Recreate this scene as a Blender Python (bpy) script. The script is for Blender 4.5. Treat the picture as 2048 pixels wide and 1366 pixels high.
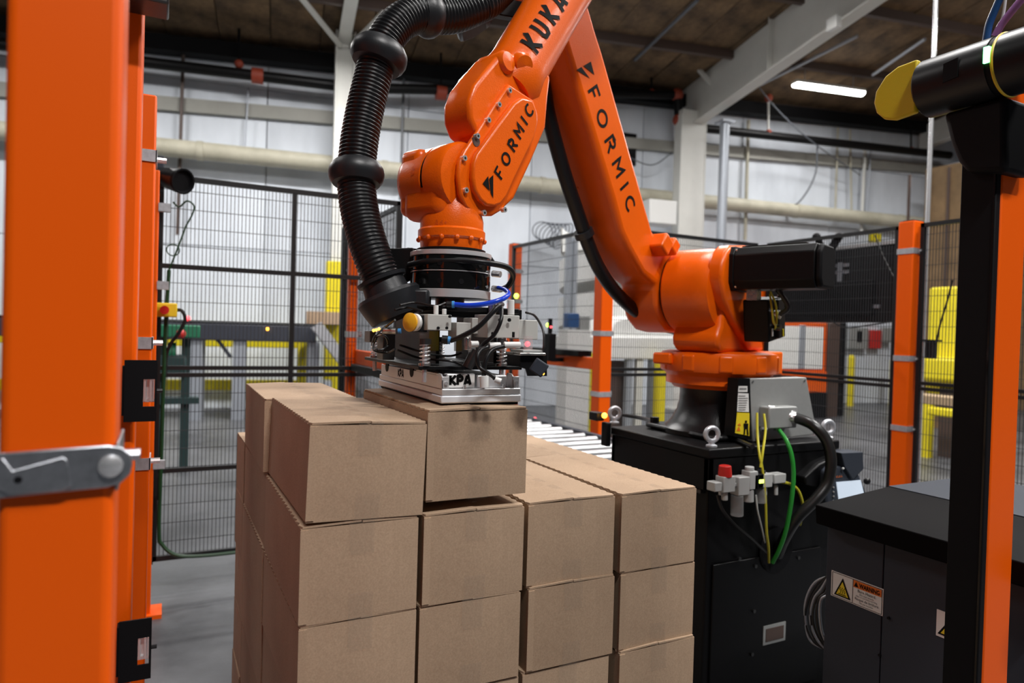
import bpy, bmesh, math, random
from mathutils import Vector, Matrix
random.seed(7)
for o in list(bpy.data.objects): bpy.data.objects.remove(o)
scn = bpy.context.scene
COL = scn.collection
# ------------------------------------------------------------------ camera
CAMH = 1.452
FPX = 1365.0
YAW, PIT, ROL = math.radians(27.16), math.radians(.80), math.radians(-1.665)
FW = Vector((math.sin(YAW)*math.cos(PIT), math.cos(YAW)*math.cos(PIT), -math.sin(PIT)))
_r = Vector((math.cos(YAW), -math.sin(YAW), 0)); _d = FW.cross(_r)
RT = _r*math.cos(ROL) + _d*math.sin(ROL)
DN = -_r*math.sin(ROL) + _d*math.cos(ROL)
CAM = Vector((0, 0, CAMH))
cam = bpy.data.cameras.new('camera'); cam_o = bpy.data.objects.new('camera', cam); COL.objects.link(cam_o)
cam.sensor_width = 36; cam.lens = FPX/2048*36; cam.clip_start = .02; cam.clip_end = 200
m = Matrix((RT, -DN, -FW)).transposed().to_4x4(); m.translation = CAM
cam_o.matrix_world = m
cam.dof.use_dof = True; cam.dof.focus_distance = 1.62; cam.dof.aperture_fstop = 3.2
scn.camera = cam_o
# ------------------------------------------------------------------ world, exposure
w = bpy.data.worlds.new('hall_air'); scn.world = w; w.use_nodes = True
w.node_tree.nodes['Background'].inputs[0].default_value = (.80, .88, 1, 1)
w.node_tree.nodes['Background'].inputs[1].default_value = .05
scn.view_settings.view_transform = 'Standard'; scn.view_settings.look = 'None'
scn.view_settings.gamma = 1; scn.view_settings.use_curve_mapping = False
scn.view_settings.exposure = -0.30
LAMP_W = 330.0            # watts of each ceiling strip lamp
LAMP_COL = (1, .975, .955)
LAMPS = [(.6, -3.0, 1.75), (5.0, -2.0, .75), (5.8, 1.2, 1.2), (9.0, 2.0, .8), (-2.6, 5.0, .12), (2.2, 9.0, .9), (-2.0, 9.8, .82), (6.4, 6.9, .75), (12.6, 5.4, 1.0), (2.8, 3.2, .5)]   # x, y, share of LAMP_W
# ------------------------------------------------------------------ measuring helpers
def ray(x, y): return RT*((x-1024)/FPX) + DN*((y-683)/FPX) + FW
def at(x, y, X=None, Y=None, Z=None, D=None):
    r = ray(x, y)
    t = X/r.x if X is not None else Y/r.y if Y is not None else (Z-CAMH)/r.z if Z is not None else D
    return CAM + r*t
RA = Vector((2.024, 2.095)); RE = Vector((-.937, -.35)); RN = Vector((.35, -.937))
def RW(s, t, z): q = RA + RE*s + RN*t; return Vector((q.x, q.y, z))
def rp(x, y, t):
    r = ray(x, y); k = (t + RN.dot(RA))/RN.dot(r.xy); Q = CAM + r*k
    return ((Q.xy-RA).dot(RE), Q.z)
def rq(x, y, t): s, z = rp(x, y, t); return RW(s, t, z)
# back wall frame
WO = Vector((0, 12.74, 0)); WX = Vector((.9892, -.1464, 0)); WN = Vector((-.1464, -.9892, 0))
def wallpt(u, z, d=0): return WO + WX*u + WN*d + Vector((0, 0, z))
def atw(x, y, d=0):
    r = ray(x, y); k = (WN.dot(WO) + d - WN.dot(CAM))/WN.dot(r); Q = CAM + r*k
    return ((Q-WO).dot(WX), Q.z)
def atwp(x, y, d=0): u, z = atw(x, y, d); return wallpt(u, z, d)
# ------------------------------------------------------------------ mesh builder
UP = Vector((0, 0, 1))
def basis(d):
    d = d.normalized(); a = UP if abs(d.z) < .95 else Vector((1, 0, 0))
    u = a.cross(d).normalized(); return u, d.cross(u)
WL = {}
class MB:
    def __init__(s): s.v = []; s.f = []; s.m = []
    def add(s, vs, fs, mi=0):
        b = len(s.v); s.v += [Vector(p) for p in vs]; s.f += [tuple(b+i for i in q) for q in fs]; s.m += [mi]*len(fs); return s
    def hexa(s, p, mi=0):
        return s.add(p, [(0,3,2,1),(4,5,6,7),(0,1,5,4),(1,2,6,5),(2,3,7,6),(3,0,4,7)], mi)
    def box(s, x0, x1, y0, y1, z0, z1, mi=0):
        return s.hexa([(x0,y0,z0),(x1,y0,z0),(x1,y1,z0),(x0,y1,z0),(x0,y0,z1),(x1,y0,z1),(x1,y1,z1),(x0,y1,z1)], mi)
    def obox(s, c, u, v, w, mi=0):
        c, u, v, w = map(Vector, (c, u, v, w))
        return s.hexa([c-u-v-w, c+u-v-w, c+u+v-w, c-u+v-w, c-u-v+w, c+u-v+w, c+u+v+w, c-u+v+w], mi)
    def bar(s, p, q, a, b=None, upv=None):
        p, q = Vector(p), Vector(q); d = (q-p); b = a if b is None else b
        if upv is None: u, v = basis(d)
        else: v = (Vector(upv) - d.normalized()*Vector(upv).dot(d.normalized())).normalized(); u = v.cross(d.normalized())
        return s.obox((p+q)/2, u*a/2, v*b/2, d/2)
    def cyl(s, p, q, r, r2=None, n=20, cap=True, mi=0):
        p, q = Vector(p), Vector(q); r2 = r if r2 is None else r2; u, v = basis(q-p)
        vs = [c + u*(math.cos(2*math.pi*i/n)*R) + v*(math.sin(2*math.pi*i/n)*R) for c, R in ((p, r), (q, r2)) for i in range(n)]
        fs = [(i, (i+1) % n, n+(i+1) % n, n+i) for i in range(n)]
        if cap: fs += [tuple(range(n-1, -1, -1)), tuple(range(n, 2*n))]
        return s.add(vs, fs, mi)
    def lathe(s, prof, o=(0,0,0), ax=(0,0,1), n=40, mi=0):
        o = Vector(o); ax = Vector(ax).normalized(); u, v = basis(ax); N = len(prof); vs = []
        for r, h in prof:
            for i in range(n):
                a = 2*math.pi*i/n; vs.append(o + ax*h + u*(r*math.cos(a)) + v*(r*math.sin(a)))
        fs = [(k*n+i, k*n+(i+1) % n, (k+1)*n+(i+1) % n, (k+1)*n+i) for k in range(N-1) for i in range(n)]
        fs += [tuple(range(n-1, -1, -1)), tuple(range((N-1)*n, N*n))]
        return s.add(vs, fs, mi)
    def prism(s, poly, ext, mi=0):
        """poly: 3D points (planar), ext: vector"""
        poly = [Vector(p) for p in poly]; ext = Vector(ext); n = len(poly)
        nm = Vector((0,0,0))
        for i in range(n): nm += poly[i].cross(poly[(i+1) % n])
        if nm.dot(ext) > 0: poly = poly[::-1]
        vs = poly + [p+ext for p in poly]
        return s.add(vs, [tuple(range(n)), tuple(range(2*n-1, n-1, -1))] + [(i, n+i, n+(i+1) % n, (i+1) % n) for i in range(n)], mi)
    def tube(s, pts, r, n=10, cap=True, closed=False, mi=0):
        pts = [Vector(p) for p in pts]; N = len(pts); R = r if isinstance(r, (list, tuple)) else [r]*N
        vs = []; u = None
        for k in range(N):
            if closed: d = pts[(k+1) % N]-pts[k-1]
            else: d = pts[min(k+1, N-1)]-pts[max(k-1, 0)]
            d = d.normalized() if d.length > 1e-9 else Vector((0,0,1))
            if u is None: u, _ = basis(d)
            u = (u - d*u.dot(d)); u = u.normalized() if u.length > 1e-6 else basis(d)[0]
            v = d.cross(u)
            vs += [pts[k] + u*(R[k]*math.cos(2*math.pi*i/n)) + v*(R[k]*math.sin(2*math.pi*i/n)) for i in range(n)]
        M = N if closed else N-1
        fs = [(k*n+i, k*n+(i+1) % n, ((k+1) % N)*n+(i+1) % n, ((k+1) % N)*n+i) for k in range(M) for i in range(n)]
        if cap and not closed: fs += [tuple(range(n-1, -1, -1)), tuple(range((N-1)*n, N*n))]
        return s.add(vs, fs, mi)
    def sph(s, c, r, n=16, k=10, sc=(1,1,1), mi=0):
        c = Vector(c); vs = [c+Vector((0,0,-r*sc[2]))]
        for j in range(1, k):
            a = math.pi*j/k - math.pi/2
            vs += [c+Vector((r*sc[0]*math.cos(a)*math.cos(2*math.pi*i/n), r*sc[1]*math.cos(a)*math.sin(2*math.pi*i/n), r*sc[2]*math.sin(a))) for i in range(n)]
        vs.append(c+Vector((0,0,r*sc[2]))); L = len(vs)-1
        fs = [(0, 1+(i+1) % n, 1+i) for i in range(n)]
        for j in range(k-2): fs += [(1+j*n+i, 1+j*n+(i+1) % n, 1+(j+1)*n+(i+1) % n, 1+(j+1)*n+i) for i in range(n)]
        fs += [(L, 1+(k-2)*n+i, 1+(k-2)*n+(i+1) % n) for i in range(n)]
        return s.add(vs, fs, mi)
    def torus(s, c, ax, R, r, n=24, m=10):
        u, v = basis(Vector(ax)); c = Vector(c)
        return s.tube([c+u*(R*math.cos(2*math.pi*i/n))+v*(R*math.sin(2*math.pi*i/n)) for i in range(n)], r, m, closed=True)
    def build(s, name, mat, parent=None, bevel=0, ang=35, org=None, seg=2, flat=False):
        me = bpy.data.meshes.new(name)
        lo = Vector((min(p.x for p in s.v), min(p.y for p in s.v), min(p.z for p in s.v)))
        hi = Vector((max(p.x for p in s.v), max(p.y for p in s.v), max(p.z for p in s.v)))
        o0 = Vector(((lo.x+hi.x)/2, (lo.y+hi.y)/2, lo.z)) if org is None else Vector(org)
        me.from_pydata([tuple(p-o0) for p in s.v], [], s.f)
        for k in (mat if isinstance(mat, (list, tuple)) else [mat]): me.materials.append(M[k])
        if any(s.m): me.polygons.foreach_set('material_index', s.m)
        if not flat:
            me.polygons.foreach_set('use_smooth', [True]*len(me.polygons)); me.set_sharp_from_angle(angle=math.radians(ang))
        me.update()
        ob = bpy.data.objects.new(name, me); COL.objects.link(ob)
        if parent is not None: ob.parent = parent; ob.location = o0 - WL[parent.name]
        else: ob.location = o0
        WL[ob.name] = o0
        if bevel:
            b = ob.modifiers.new('bevel', 'BEVEL'); b.width = bevel; b.segments = seg; b.limit_method = 'ANGLE'; b.angle_limit = math.radians(32)
        return ob
def tag(o, label=None, cat=None, group=None, kind=None):
    if label: o['label'] = label
    if cat: o['category'] = cat
    if group: o['group'] = group
    if kind: o['kind'] = kind
    return o
def thing(name, label, cat, loc=(0,0,0), group=None, kind=None):
    o = bpy.data.objects.new(name, None); COL.objects.link(o); o.location = loc; o.empty_display_size = .05
    WL[o.name] = Vector(loc); return tag(o, label, cat, group, kind)
def clone(o, parent=None, loc=None, label=None):
    c = o.copy(); COL.objects.link(c)
    if parent is not None: c.parent = parent
    if loc is not None: c.location = loc
    if label: c['label'] = label
    for ch in list(o.children): clone(ch, c)
    return c
def arc(c, u, v, r, a0, a1, n):
    c, u, v = Vector(c), Vector(u), Vector(v)
    return [c + u*(r*math.cos(math.radians(a0+(a1-a0)*i/n))) + v*(r*math.sin(math.radians(a0+(a1-a0)*i/n))) for i in range(n+1)]
def spline(P, n=12):
    P = [Vector(p) for p in P]; Q = [P[0]*2-P[1]] + P + [P[-1]*2-P[-2]]; out = []
    for i in range(1, len(Q)-2):
        a, b, c, d = Q[i-1], Q[i], Q[i+1], Q[i+2]
        for k in range(n):
            t = k/n; out.append(.5*((2*b)+(c-a)*t+(2*a-5*b+4*c-d)*t*t+(3*b-a-3*c+d)*t**3))
    return out + [P[-1]]
def resample(P, step):
    out = [P[0]]; acc = 0
    for a, b in zip(P, P[1:]):
        L = (b-a).length; 
        while acc + L >= step and L > 1e-9:
            t = (step-acc)/L; a = a + (b-a)*t; out.append(a.copy()); L = (b-a).length; acc = 0
        acc += L
    return out
# ------------------------------------------------------------------ lettering (flat print as thin ribbons)
def ell(cx, cy, rx, ry, a0, a1, n=14): return [(cx+rx*math.cos(math.radians(a0+(a1-a0)*i/n)), cy+ry*math.sin(math.radians(a0+(a1-a0)*i/n))) for i in range(n+1)]
GL = {'F': (.62, [[(.06,0),(.06,.94),(.62,.94)], [(.06,.48),(.5,.48)]]), 'O': (.95, [ell(.475,.5,.42,.44,0,360,22)]),
 'R': (.72, [[(.06,0),(.06,.94),(.42,.94)]+ell(.42,.71,.24,.23,90,-90,8)+[(.2,.48)], [(.38,.46),(.72,0)]]),
 'M': (.9, [[(.06,0),(.06,1),(.45,.42),(.84,1),(.84,0)]]), 'I': (.14, [[(.07,0),(.07,1)]]), 'C': (.82, [ell(.46,.5,.42,.44,48,312,16)]),
 'K': (.72, [[(.09,0),(.09,1)], [(.70,1),(.2,.5),(.74,0)]]), 'U': (.74, [[(.09,1),(.09,.28),(.2,.09),(.54,.09),(.65,.28),(.65,1)]]),
 'A': (.8, [[(.06,0),(.34,1)], [(.34,1),(.46,1),(.74,0)], [(.25,.28),(.6,.28)]]), 'P': (.7, [[(.09,0),(.09,.93),(.42,.93)]+ell(.42,.69,.2,.24,90,-90,8)+[(.2,.45)]]),
 'W': (1.0, [[(.04,1),(.27,0),(.5,.8),(.73,0),(.96,1)]]), 'N': (.75, [[(.06,0),(.06,1),(.69,0),(.69,1)]]), 'G': (.85, [ell(.46,.5,.42,.44,48,330,16)+[(.82,.45),(.5,.45)]]),
 '5': (.6, [[(.52,.94),(.12,.94),(.1,.55)]+ell(.28,.32,.26,.27,110,-130,9)]), '6': (.62, [[(.5,.95),(.15,.5)]+ell(.31,.3,.25,.25,160,-200,14)]),
 '-': (.4, [[(.04,.5),(.36,.5)]]), '+': (.5, [[(.04,.5),(.46,.5)], [(.25,.28),(.25,.72)]]), '1': (.3, [[(.05,.75),(.2,.97),(.2,0)]]), '7': (.6, [[(.03,.94),(.55,.94),(.2,0)]]), ' ': (.35, [])}
def lettering(mb, text, fn, h, th, gap=.2, slant=0, sub=.012):
    """fn(a,b) maps baseline distance a and height b (metres) to a 3D point"""
    x = 0
    for ch in text:
        wd, st = GL[ch]
        for pl in st:
            P = [Vector(((x+px+slant*py)*h, py*h)) for px, py in pl]
            Q = []
            for a, b in zip(P, P[1:]):
                k = max(1, int((b-a).length/sub)); Q += [a+(b-a)*(i/k) for i in range(k)]
            Q.append(P[-1]); L = []; Rr = []; closed = (Q[0]-Q[-1]).length < 1e-5
            for i, q in enumerate(Q):
                d0 = (q-Q[i-1]).normalized() if i else ((Q[0]-Q[-2]).normalized() if closed else (Q[1]-Q[0]).normalized())
                d1 = (Q[i+1]-q).normalized() if i+1 < len(Q) else ((Q[1]-Q[0]).normalized() if closed else d0)
                d = (d0+d1).normalized(); nn = Vector((-d.y, d.x)); k = min(2.0, 1/max(.35, d.dot(d1)))
                L.append(q+nn*th/2*k); Rr.append(q-nn*th/2*k)
            vs = [fn(*p) for p in L] + [fn(*p) for p in Rr]; N = len(Q)
            mb.add(vs, [(i+1, i, N+i, N+i+1) for i in range(N-1)])
        x += wd + gap
    return x*h
def fonttext(txt, size, o, u, v, mat, parent, name='lettering', bold=0, align='LEFT', width=None):
    """small printed text: a flat filled font curve turned into mesh"""
    c = bpy.data.curves.new('t', 'FONT'); c.body = txt; c.size = size; c.align_x = align; c.offset = bold; c.resolution_u = 2
    tmp = bpy.data.objects.new('t', c); COL.objects.link(tmp); dg = bpy.context.evaluated_depsgraph_get()
    me = bpy.data.meshes.new_from_object(tmp.evaluated_get(dg)); bpy.data.objects.remove(tmp); bpy.data.curves.remove(c)
    u = Vector(u).normalized(); v = Vector(v).normalized(); k = 1
    if width and len(me.vertices):
        xs = [p.co.x for p in me.vertices]; k = width/max(1e-6, max(xs)-min(xs))
    mb = MB(); mb.add([Vector(o)+u*(p.co.x*k)+v*p.co.y for p in me.vertices], [tuple(p.vertices) for p in me.polygons])
    return mb.build(name, mat, parent, flat=True)
# ------------------------------------------------------------------ materials
M = {}
def mat(name, col, rough=.5, metal=0, noise=0, nscale=20, bump=0, bscale=200, coat=0, emis=None, estr=0, trans=0, alpha=1, rvar=0, col2=None, stretch=None, spec=.5):
    m = bpy.data.materials.new(name); m.use_nodes = True; nt = m.node_tree; b = nt.nodes['Principled BSDF']
    b.inputs['Base Color'].default_value = (*col, 1); b.inputs['Roughness'].default_value = rough; b.inputs['Metallic'].default_value = metal
    b.inputs['Specular IOR Level'].default_value = spec
    if coat: b.inputs['Coat Weight'].default_value = coat; b.inputs['Coat Roughness'].default_value = .08
    if emis: b.inputs['Emission Color'].default_value = (*emis, 1); b.inputs['Emission Strength'].default_value = estr
    if trans: b.inputs['Transmission Weight'].default_value = trans
    if alpha < 1: b.inputs['Alpha'].default_value = alpha
    if noise or bump or rvar:
        tc = nt.nodes.new('ShaderNodeTexCoord'); mp = nt.nodes.new('ShaderNodeMapping'); nt.links.new(tc.outputs['Object'], mp.inputs[0])
        if stretch: mp.inputs['Scale'].default_value = stretch
    if noise or rvar:
        n = nt.nodes.new('ShaderNodeTexNoise'); n.inputs['Scale'].default_value = nscale; n.inputs['Detail'].default_value = 6; n.inputs['Roughness'].default_value = .65
        nt.links.new(mp.outputs[0], n.inputs['Vector'])
    if noise:
        r = nt.nodes.new('ShaderNodeValToRGB'); r.color_ramp.elements[0].position = .3; r.color_ramp.elements[1].position = .7
        c2 = col2 or tuple(c*(1-noise) for c in col)
        r.color_ramp.elements[0].color = (*c2, 1); r.color_ramp.elements[1].color = (*col, 1)
        nt.links.new(n.outputs[0], r.inputs[0]); nt.links.new(r.outputs[0], b.inputs['Base Color'])
    if rvar:
        mr = nt.nodes.new('ShaderNodeMapRange'); mr.inputs[1].default_value = .3; mr.inputs[2].default_value = .7; mr.inputs[3].default_value = max(.03, rough-rvar); mr.inputs[4].default_value = min(1, rough+rvar)
        nt.links.new(n.outputs[0], mr.inputs[0]); nt.links.new(mr.outputs[0], b.inputs['Roughness'])
    if bump:
        n2 = nt.nodes.new('ShaderNodeTexNoise'); n2.inputs['Scale'].default_value = bscale; n2.inputs['Detail'].default_value = 3
        nt.links.new(mp.outputs[0], n2.inputs['Vector'])
        bp = nt.nodes.new('ShaderNodeBump'); bp.inputs['Strength'].default_value = bump; bp.inputs['Distance'].default_value = .002
        nt.links.new(n2.outputs[0], bp.inputs['Height']); nt.links.new(bp.outputs[0], b.inputs['Normal'])
    M[name] = m; return m
ORG = (.90, .130, .0012)
mat('orange_cast', ORG, .30, bump=.22, bscale=300, noise=.10, nscale=7, spec=.42)
mat('orange_post', (.90, .112, .001), .38, bump=.10, bscale=500, spec=.26)
mat('orange_dull', (.74, .10, .002), .5)
mat('black_paint', (.0045, .0045, .005), .42, bump=.1, bscale=400, spec=.22)
mat('black_cast', (.008, .008, .009), .30, bump=.3, bscale=250, spec=.35)
mat('black_matte', (.005, .005, .006), .6, spec=.15)
mat('black_plastic', (.010, .0105, .012), .36, bump=.05, spec=.35)
mat('hose_black', (.007, .0075, .0085), .36, rvar=.06, nscale=40, spec=.38)
mat('collar_rubber', (.013, .0145, .017), .42, bump=.1)
mat('rubber', (.010, .010, .010), .35)
mat('hood_black', (.004, .004, .0045), .55, spec=.04)
mat('reg_white', (.44, .45, .44), .4)
mat('charcoal', (.034, .041, .055), .6, bump=.1, bscale=600, spec=.25)
mat('steel', (.62, .62, .60), .30, 1, rvar=.1, nscale=30)
mat('steel_bright', (.84, .84, .85), .26, .75)
mat('galv', (.72, .74, .78), .38, .6, noise=.3, nscale=60)
mat('alu', (.70, .70, .71), .38, .5, bump=.05)
mat('alu_white', (.76, .79, .84), .36, .08)
mat('valve_grey', (.50, .50, .47), .5)
mat('panel_grey', (.38, .39, .38), .45, .3, noise=.08, nscale=60)
mat('white_plastic', (.75, .75, .73), .4)
mat('glossy_black', (.006, .006, .006), .10)
mat('dark_steel', (.10, .10, .10), .35, .9)
mat('amber_glass', (.42, .36, .03), .12, alpha=.55)
mat('clear_plastic', (.6, .6, .6), .08, alpha=.25)
mat('blue_tube', (.010, .06, .62), .18)
mat('blue_fit', (.06, .28, .62), .3)
mat('yellow', (.80, .56, .02), .42)
mat('yellow_button', (.85, .43, .02), .35)
mat('yellow_paint', (.80, .66, .01), .5, noise=.12, nscale=5)
mat('yellow_arm', (.74, .55, .008), .55, bump=.15, bscale=500)
mat('cable_black', (.012, .012, .012), .4)
mat('cable_green', (.02, .26, .03), .38)
mat('cable_darkgreen', (.006, .040, .010), .45)
mat('band_beige', (.36, .355, .32), .6, noise=.2, nscale=1.5)
mat('cable_yellow', (.55, .50, .03), .4)
mat('cable_blue', (.01, .07, .22), .4)
mat('cable_purple', (.40, .18, .50), .4)
mat('cable_clear', (.55, .57, .55), .2)
mat('red', (.55, .02, .015), .4)
mat('red_pipe', (.30, .045, .02), .5)
mat('white_paint', (.72, .72, .68), .55, noise=.10, nscale=2)
mat('cream', (.58, .55, .44), .55, noise=.3, nscale=1.6, col2=(.36, .34, .26))
mat('grey_pole', (.42, .45, .50), .4, .4)
mat('print_black', (.006, .006, .006), .6, spec=.08)
mat('print_white', (.78, .78, .76), .5)
mat('print_yellow', (.80, .62, .02), .5)
mat('print_orange', (.72, .16, .01), .5)
mat('print_grey', (.25, .25, .25), .5)
mat('fence_wire', (.032, .034, .038), .5)
mat('strap_steel', (.50, .52, .56), .34, .9, noise=.35, nscale=50)
mat('fence_frame', (.010, .010, .011), .4)
mat('roller', (.50, .51, .52), .32, .6)
mat('conv_dark', (.030, .034, .048), .5)
mat('brown_steel', (.085, .055, .045), .5)
mat('green_motor', (.02, .20, .10), .5)
mat('teal_dark', (.02, .05, .05), .5)
mat('screen_glow', (.4, .45, .5), .3, emis=(.62, .72, .85), estr=.8)
mat('led_green', (.1, .9, .2), .3, emis=(.15, 1, .25), estr=9)
mat('led_amber', (.9, .4, .05), .3, emis=(1, .42, .04), estr=7)
mat('led_red', (.9, .1, .1), .3, emis=(1, .08, .10), estr=4)
mat('led_lime', (.6, .9, .1), .3, emis=(.65, 1, .1), estr=5)
mat('lamp_tube', (1, 1, 1), .4, emis=(1, .98, .95), estr=22)
mat('wood', (.42, .30, .18), .7, noise=.3, nscale=8, stretch=(1, 8, 8))
mat('brown_panel', (.24, .15, .07), .7, noise=.4, nscale=3)
mat('coil_wire', (.10, .11, .13), .4)
def special():
    # cardboard: fine fibre speckle, faint vertical flutes, slow tone drift and a different tone for each box
    m = bpy.data.materials.new('cardboard'); m.use_nodes = True; nt = m.node_tree; b = nt.nodes['Principled BSDF']; b.inputs['Roughness'].default_value = .78; b.inputs['Specular IOR Level'].default_value = .25
    tc = nt.nodes.new('ShaderNodeTexCoord'); N = []
    for sc, st in ((330, (1,1,1)), (5, (1,1,1)), (120, (1,1,.03))):
        mp = nt.nodes.new('ShaderNodeMapping'); mp.inputs['Scale'].default_value = st; nt.links.new(tc.outputs['Object'], mp.inputs[0])
        n = nt.nodes.new('ShaderNodeTexNoise'); n.inputs['Scale'].default_value = sc; n.inputs['Detail'].default_value = 5; nt.links.new(mp.outputs[0], n.inputs[0]); N.append(n)
    oi = nt.nodes.new('ShaderNodeObjectInfo')
    def mth(op, a, b_, c=None):
        x = nt.nodes.new('ShaderNodeMath'); x.operation = op
        for i, q in enumerate((a, b_)):
            if isinstance(q, (int, float)): x.inputs[i].default_value = q
            else: nt.links.new(q, x.inputs[i])
        return x.outputs[0]
    a = mth('MULTIPLY', N[0].outputs[0], .47); a = mth('ADD', a, mth('MULTIPLY', N[1].outputs[0], .36)); a = mth('ADD', a, mth('MULTIPLY', N[2].outputs[0], .07)); a = mth('ADD', a, mth('MULTIPLY', oi.outputs['Random'], .10))
    r = nt.nodes.new('ShaderNodeValToRGB'); r.color_ramp.elements[0].position = .28; r.color_ramp.elements[1].position = .72
    r.color_ramp.elements[0].color = (.315, .215, .140, 1); r.color_ramp.elements[1].color = (.52, .375, .255, 1)
    nt.links.new(a, r.inputs[0]); nt.links.new(r.outputs[0], b.inputs['Base Color'])
    bp = nt.nodes.new('ShaderNodeBump'); bp.inputs['Strength'].default_value = .15; bp.inputs['Distance'].default_value = .001
    nt.links.new(N[2].outputs[0], bp.inputs['Height']); nt.links.new(bp.outputs[0], b.inputs['Normal']); M['cardboard'] = m
    # clear tape with a faint wrinkle gloss
    m = bpy.data.materials.new('tape'); m.use_nodes = True; nt = m.node_tree; b = nt.nodes['Principled BSDF']
    b.inputs['Base Color'].default_value = (.40, .33, .26, 1); b.inputs['Roughness'].default_value = .12; b.inputs['Alpha'].default_value = .11
    n = nt.nodes.new('ShaderNodeTexNoise'); n.inputs['Scale'].default_value = 90; n.inputs['Detail'].default_value = 4
    tc = nt.nodes.new('ShaderNodeTexCoord'); nt.links.new(tc.outputs['Object'], n.inputs[0])
    bp = nt.nodes.new('ShaderNodeBump'); bp.inputs['Strength'].default_value = .35; bp.inputs['Distance'].default_value = .003; nt.links.new(n.outputs[0], bp.inputs['Height']); nt.links.new(bp.outputs[0], b.inputs['Normal']); M['tape'] = m
    # concrete floor
    m = bpy.data.materials.new('concrete'); m.use_nodes = True; nt = m.node_tree; b = nt.nodes['Principled BSDF']
    tc = nt.nodes.new('ShaderNodeTexCoord'); n = nt.nodes.new('ShaderNodeTexNoise'); n.inputs['Scale'].default_value = .9; n.inputs['Detail'].default_value = 9; n.inputs['Roughness'].default_value = .68; nt.links.new(tc.outputs['Object'], n.inputs[0])
    r = nt.nodes.new('ShaderNodeValToRGB'); r.color_ramp.elements[0].position = .34; r.color_ramp.elements[1].position = .66
    r.color_ramp.elements[0].color = (.045, .047, .052, 1); r.color_ramp.elements[1].color = (.145, .15, .16, 1); nt.links.new(n.outputs[0], r.inputs[0]); nt.links.new(r.outputs[0], b.inputs['Base Color'])
    b.inputs['Roughness'].default_value = .38; M['concrete'] = m
    # painted wall panels: white with soft dirt
    m = bpy.data.materials.new('wall_white'); m.use_nodes = True; nt = m.node_tree; b = nt.nodes['Principled BSDF']; b.inputs['Roughness'].default_value = .6
    tc = nt.nodes.new('ShaderNodeTexCoord'); mp = nt.nodes.new('ShaderNodeMapping'); mp.inputs['Scale'].default_value = (1, 1, .35); nt.links.new(tc.outputs['Object'], mp.inputs[0])
    n = nt.nodes.new('ShaderNodeTexNoise'); n.inputs['Scale'].default_value = 1.4; n.inputs['Detail'].default_value = 8; nt.links.new(mp.outputs[0], n.inputs[0])
    r = nt.nodes.new('ShaderNodeValToRGB'); r.color_ramp.elements[0].position = .30; r.color_ramp.elements[1].position = .62
    r.color_ramp.elements[0].color = (.56, .60, .66, 1); r.color_ramp.elements[1].color = (.76, .81, .88, 1); nt.links.new(n.outputs[0], r.inputs[0]); nt.links.new(r.outputs[0], b.inputs['Base Color']); M['wall_white'] = m
    # roof deck: brown fibre board
    m = bpy.data.materials.new('roof_deck'); m.use_nodes = True; nt = m.node_tree; b = nt.nodes['Principled BSDF']; b.inputs['Roughness'].default_value = .85
    tc = nt.nodes.new('ShaderNodeTexCoord'); n = nt.nodes.new('ShaderNodeTexNoise'); n.inputs['Scale'].default_value = 1.7; n.inputs['Detail'].default_value = 9; n.inputs['Roughness'].default_value = .7; nt.links.new(tc.outputs['Object'], n.inputs[0])
    r = nt.nodes.new('ShaderNodeValToRGB'); r.color_ramp.elements[0].position = .36; r.color_ramp.elements[1].position = .64
    r.color_ramp.elements[0].color = (.055, .036, .022, 1); r.color_ramp.elements[1].color = (.23, .145, .075, 1); nt.links.new(n.outputs[0], r.inputs[0]); nt.links.new(r.outputs[0], b.inputs['Base Color']); M['roof_deck'] = m
special()
# ================================================================== the hall
fl = thing('floor', None, None, (4, 4, 0), kind='structure'); fl['label'] = 'grey mottled concrete hall floor'
MB().box(-9, 24, -8, 13.6, -.12, 0).build('slab', 'concrete', fl)
wb = thing('wall_back', None, None, wallpt(6, 0), kind='structure'); wb['label'] = 'white panelled back wall of the hall'
rows = [(0, 1.3), (1.3, 2.75), (2.75, 4.25), (4.25, 5.5), (5.5, 6.9)]
for (z0, z1) in rows:
    proto = None
    for k in range(11):
        u0 = -8.2 + k*2.44
        if proto is None:
            b = MB(); c = wallpt(u0+1.22, (z0+z1)/2, -.06); b.obox(c, WX*1.212, WN*.06, UP*((z1-z0)/2-.006)); proto = b.build('wall_panel', 'wall_white', wb, bevel=.006); base = proto.location.copy()
        else:
            c = clone(proto, wb); c.location = base + WX*(2.44*k) + WN*random.uniform(-.004, .004)
b = MB(); b.obox(wallpt(5.2, 3.4, -.20), WX*13.6, WN*.06, UP*3.5); b.build('wall_backing', 'print_grey', wb)
wr = thing('wall_right', None, None, (17.6, 6, 0), kind='structure'); wr['label'] = 'brown boarded end wall of the hall'
for k in range(9):
    y0 = -1.6 + k*1.25
    MB().box(17.6, 17.7, y0, y0+1.235, 0, 7.2).build('wall_board', 'brown_panel', wr)
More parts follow.
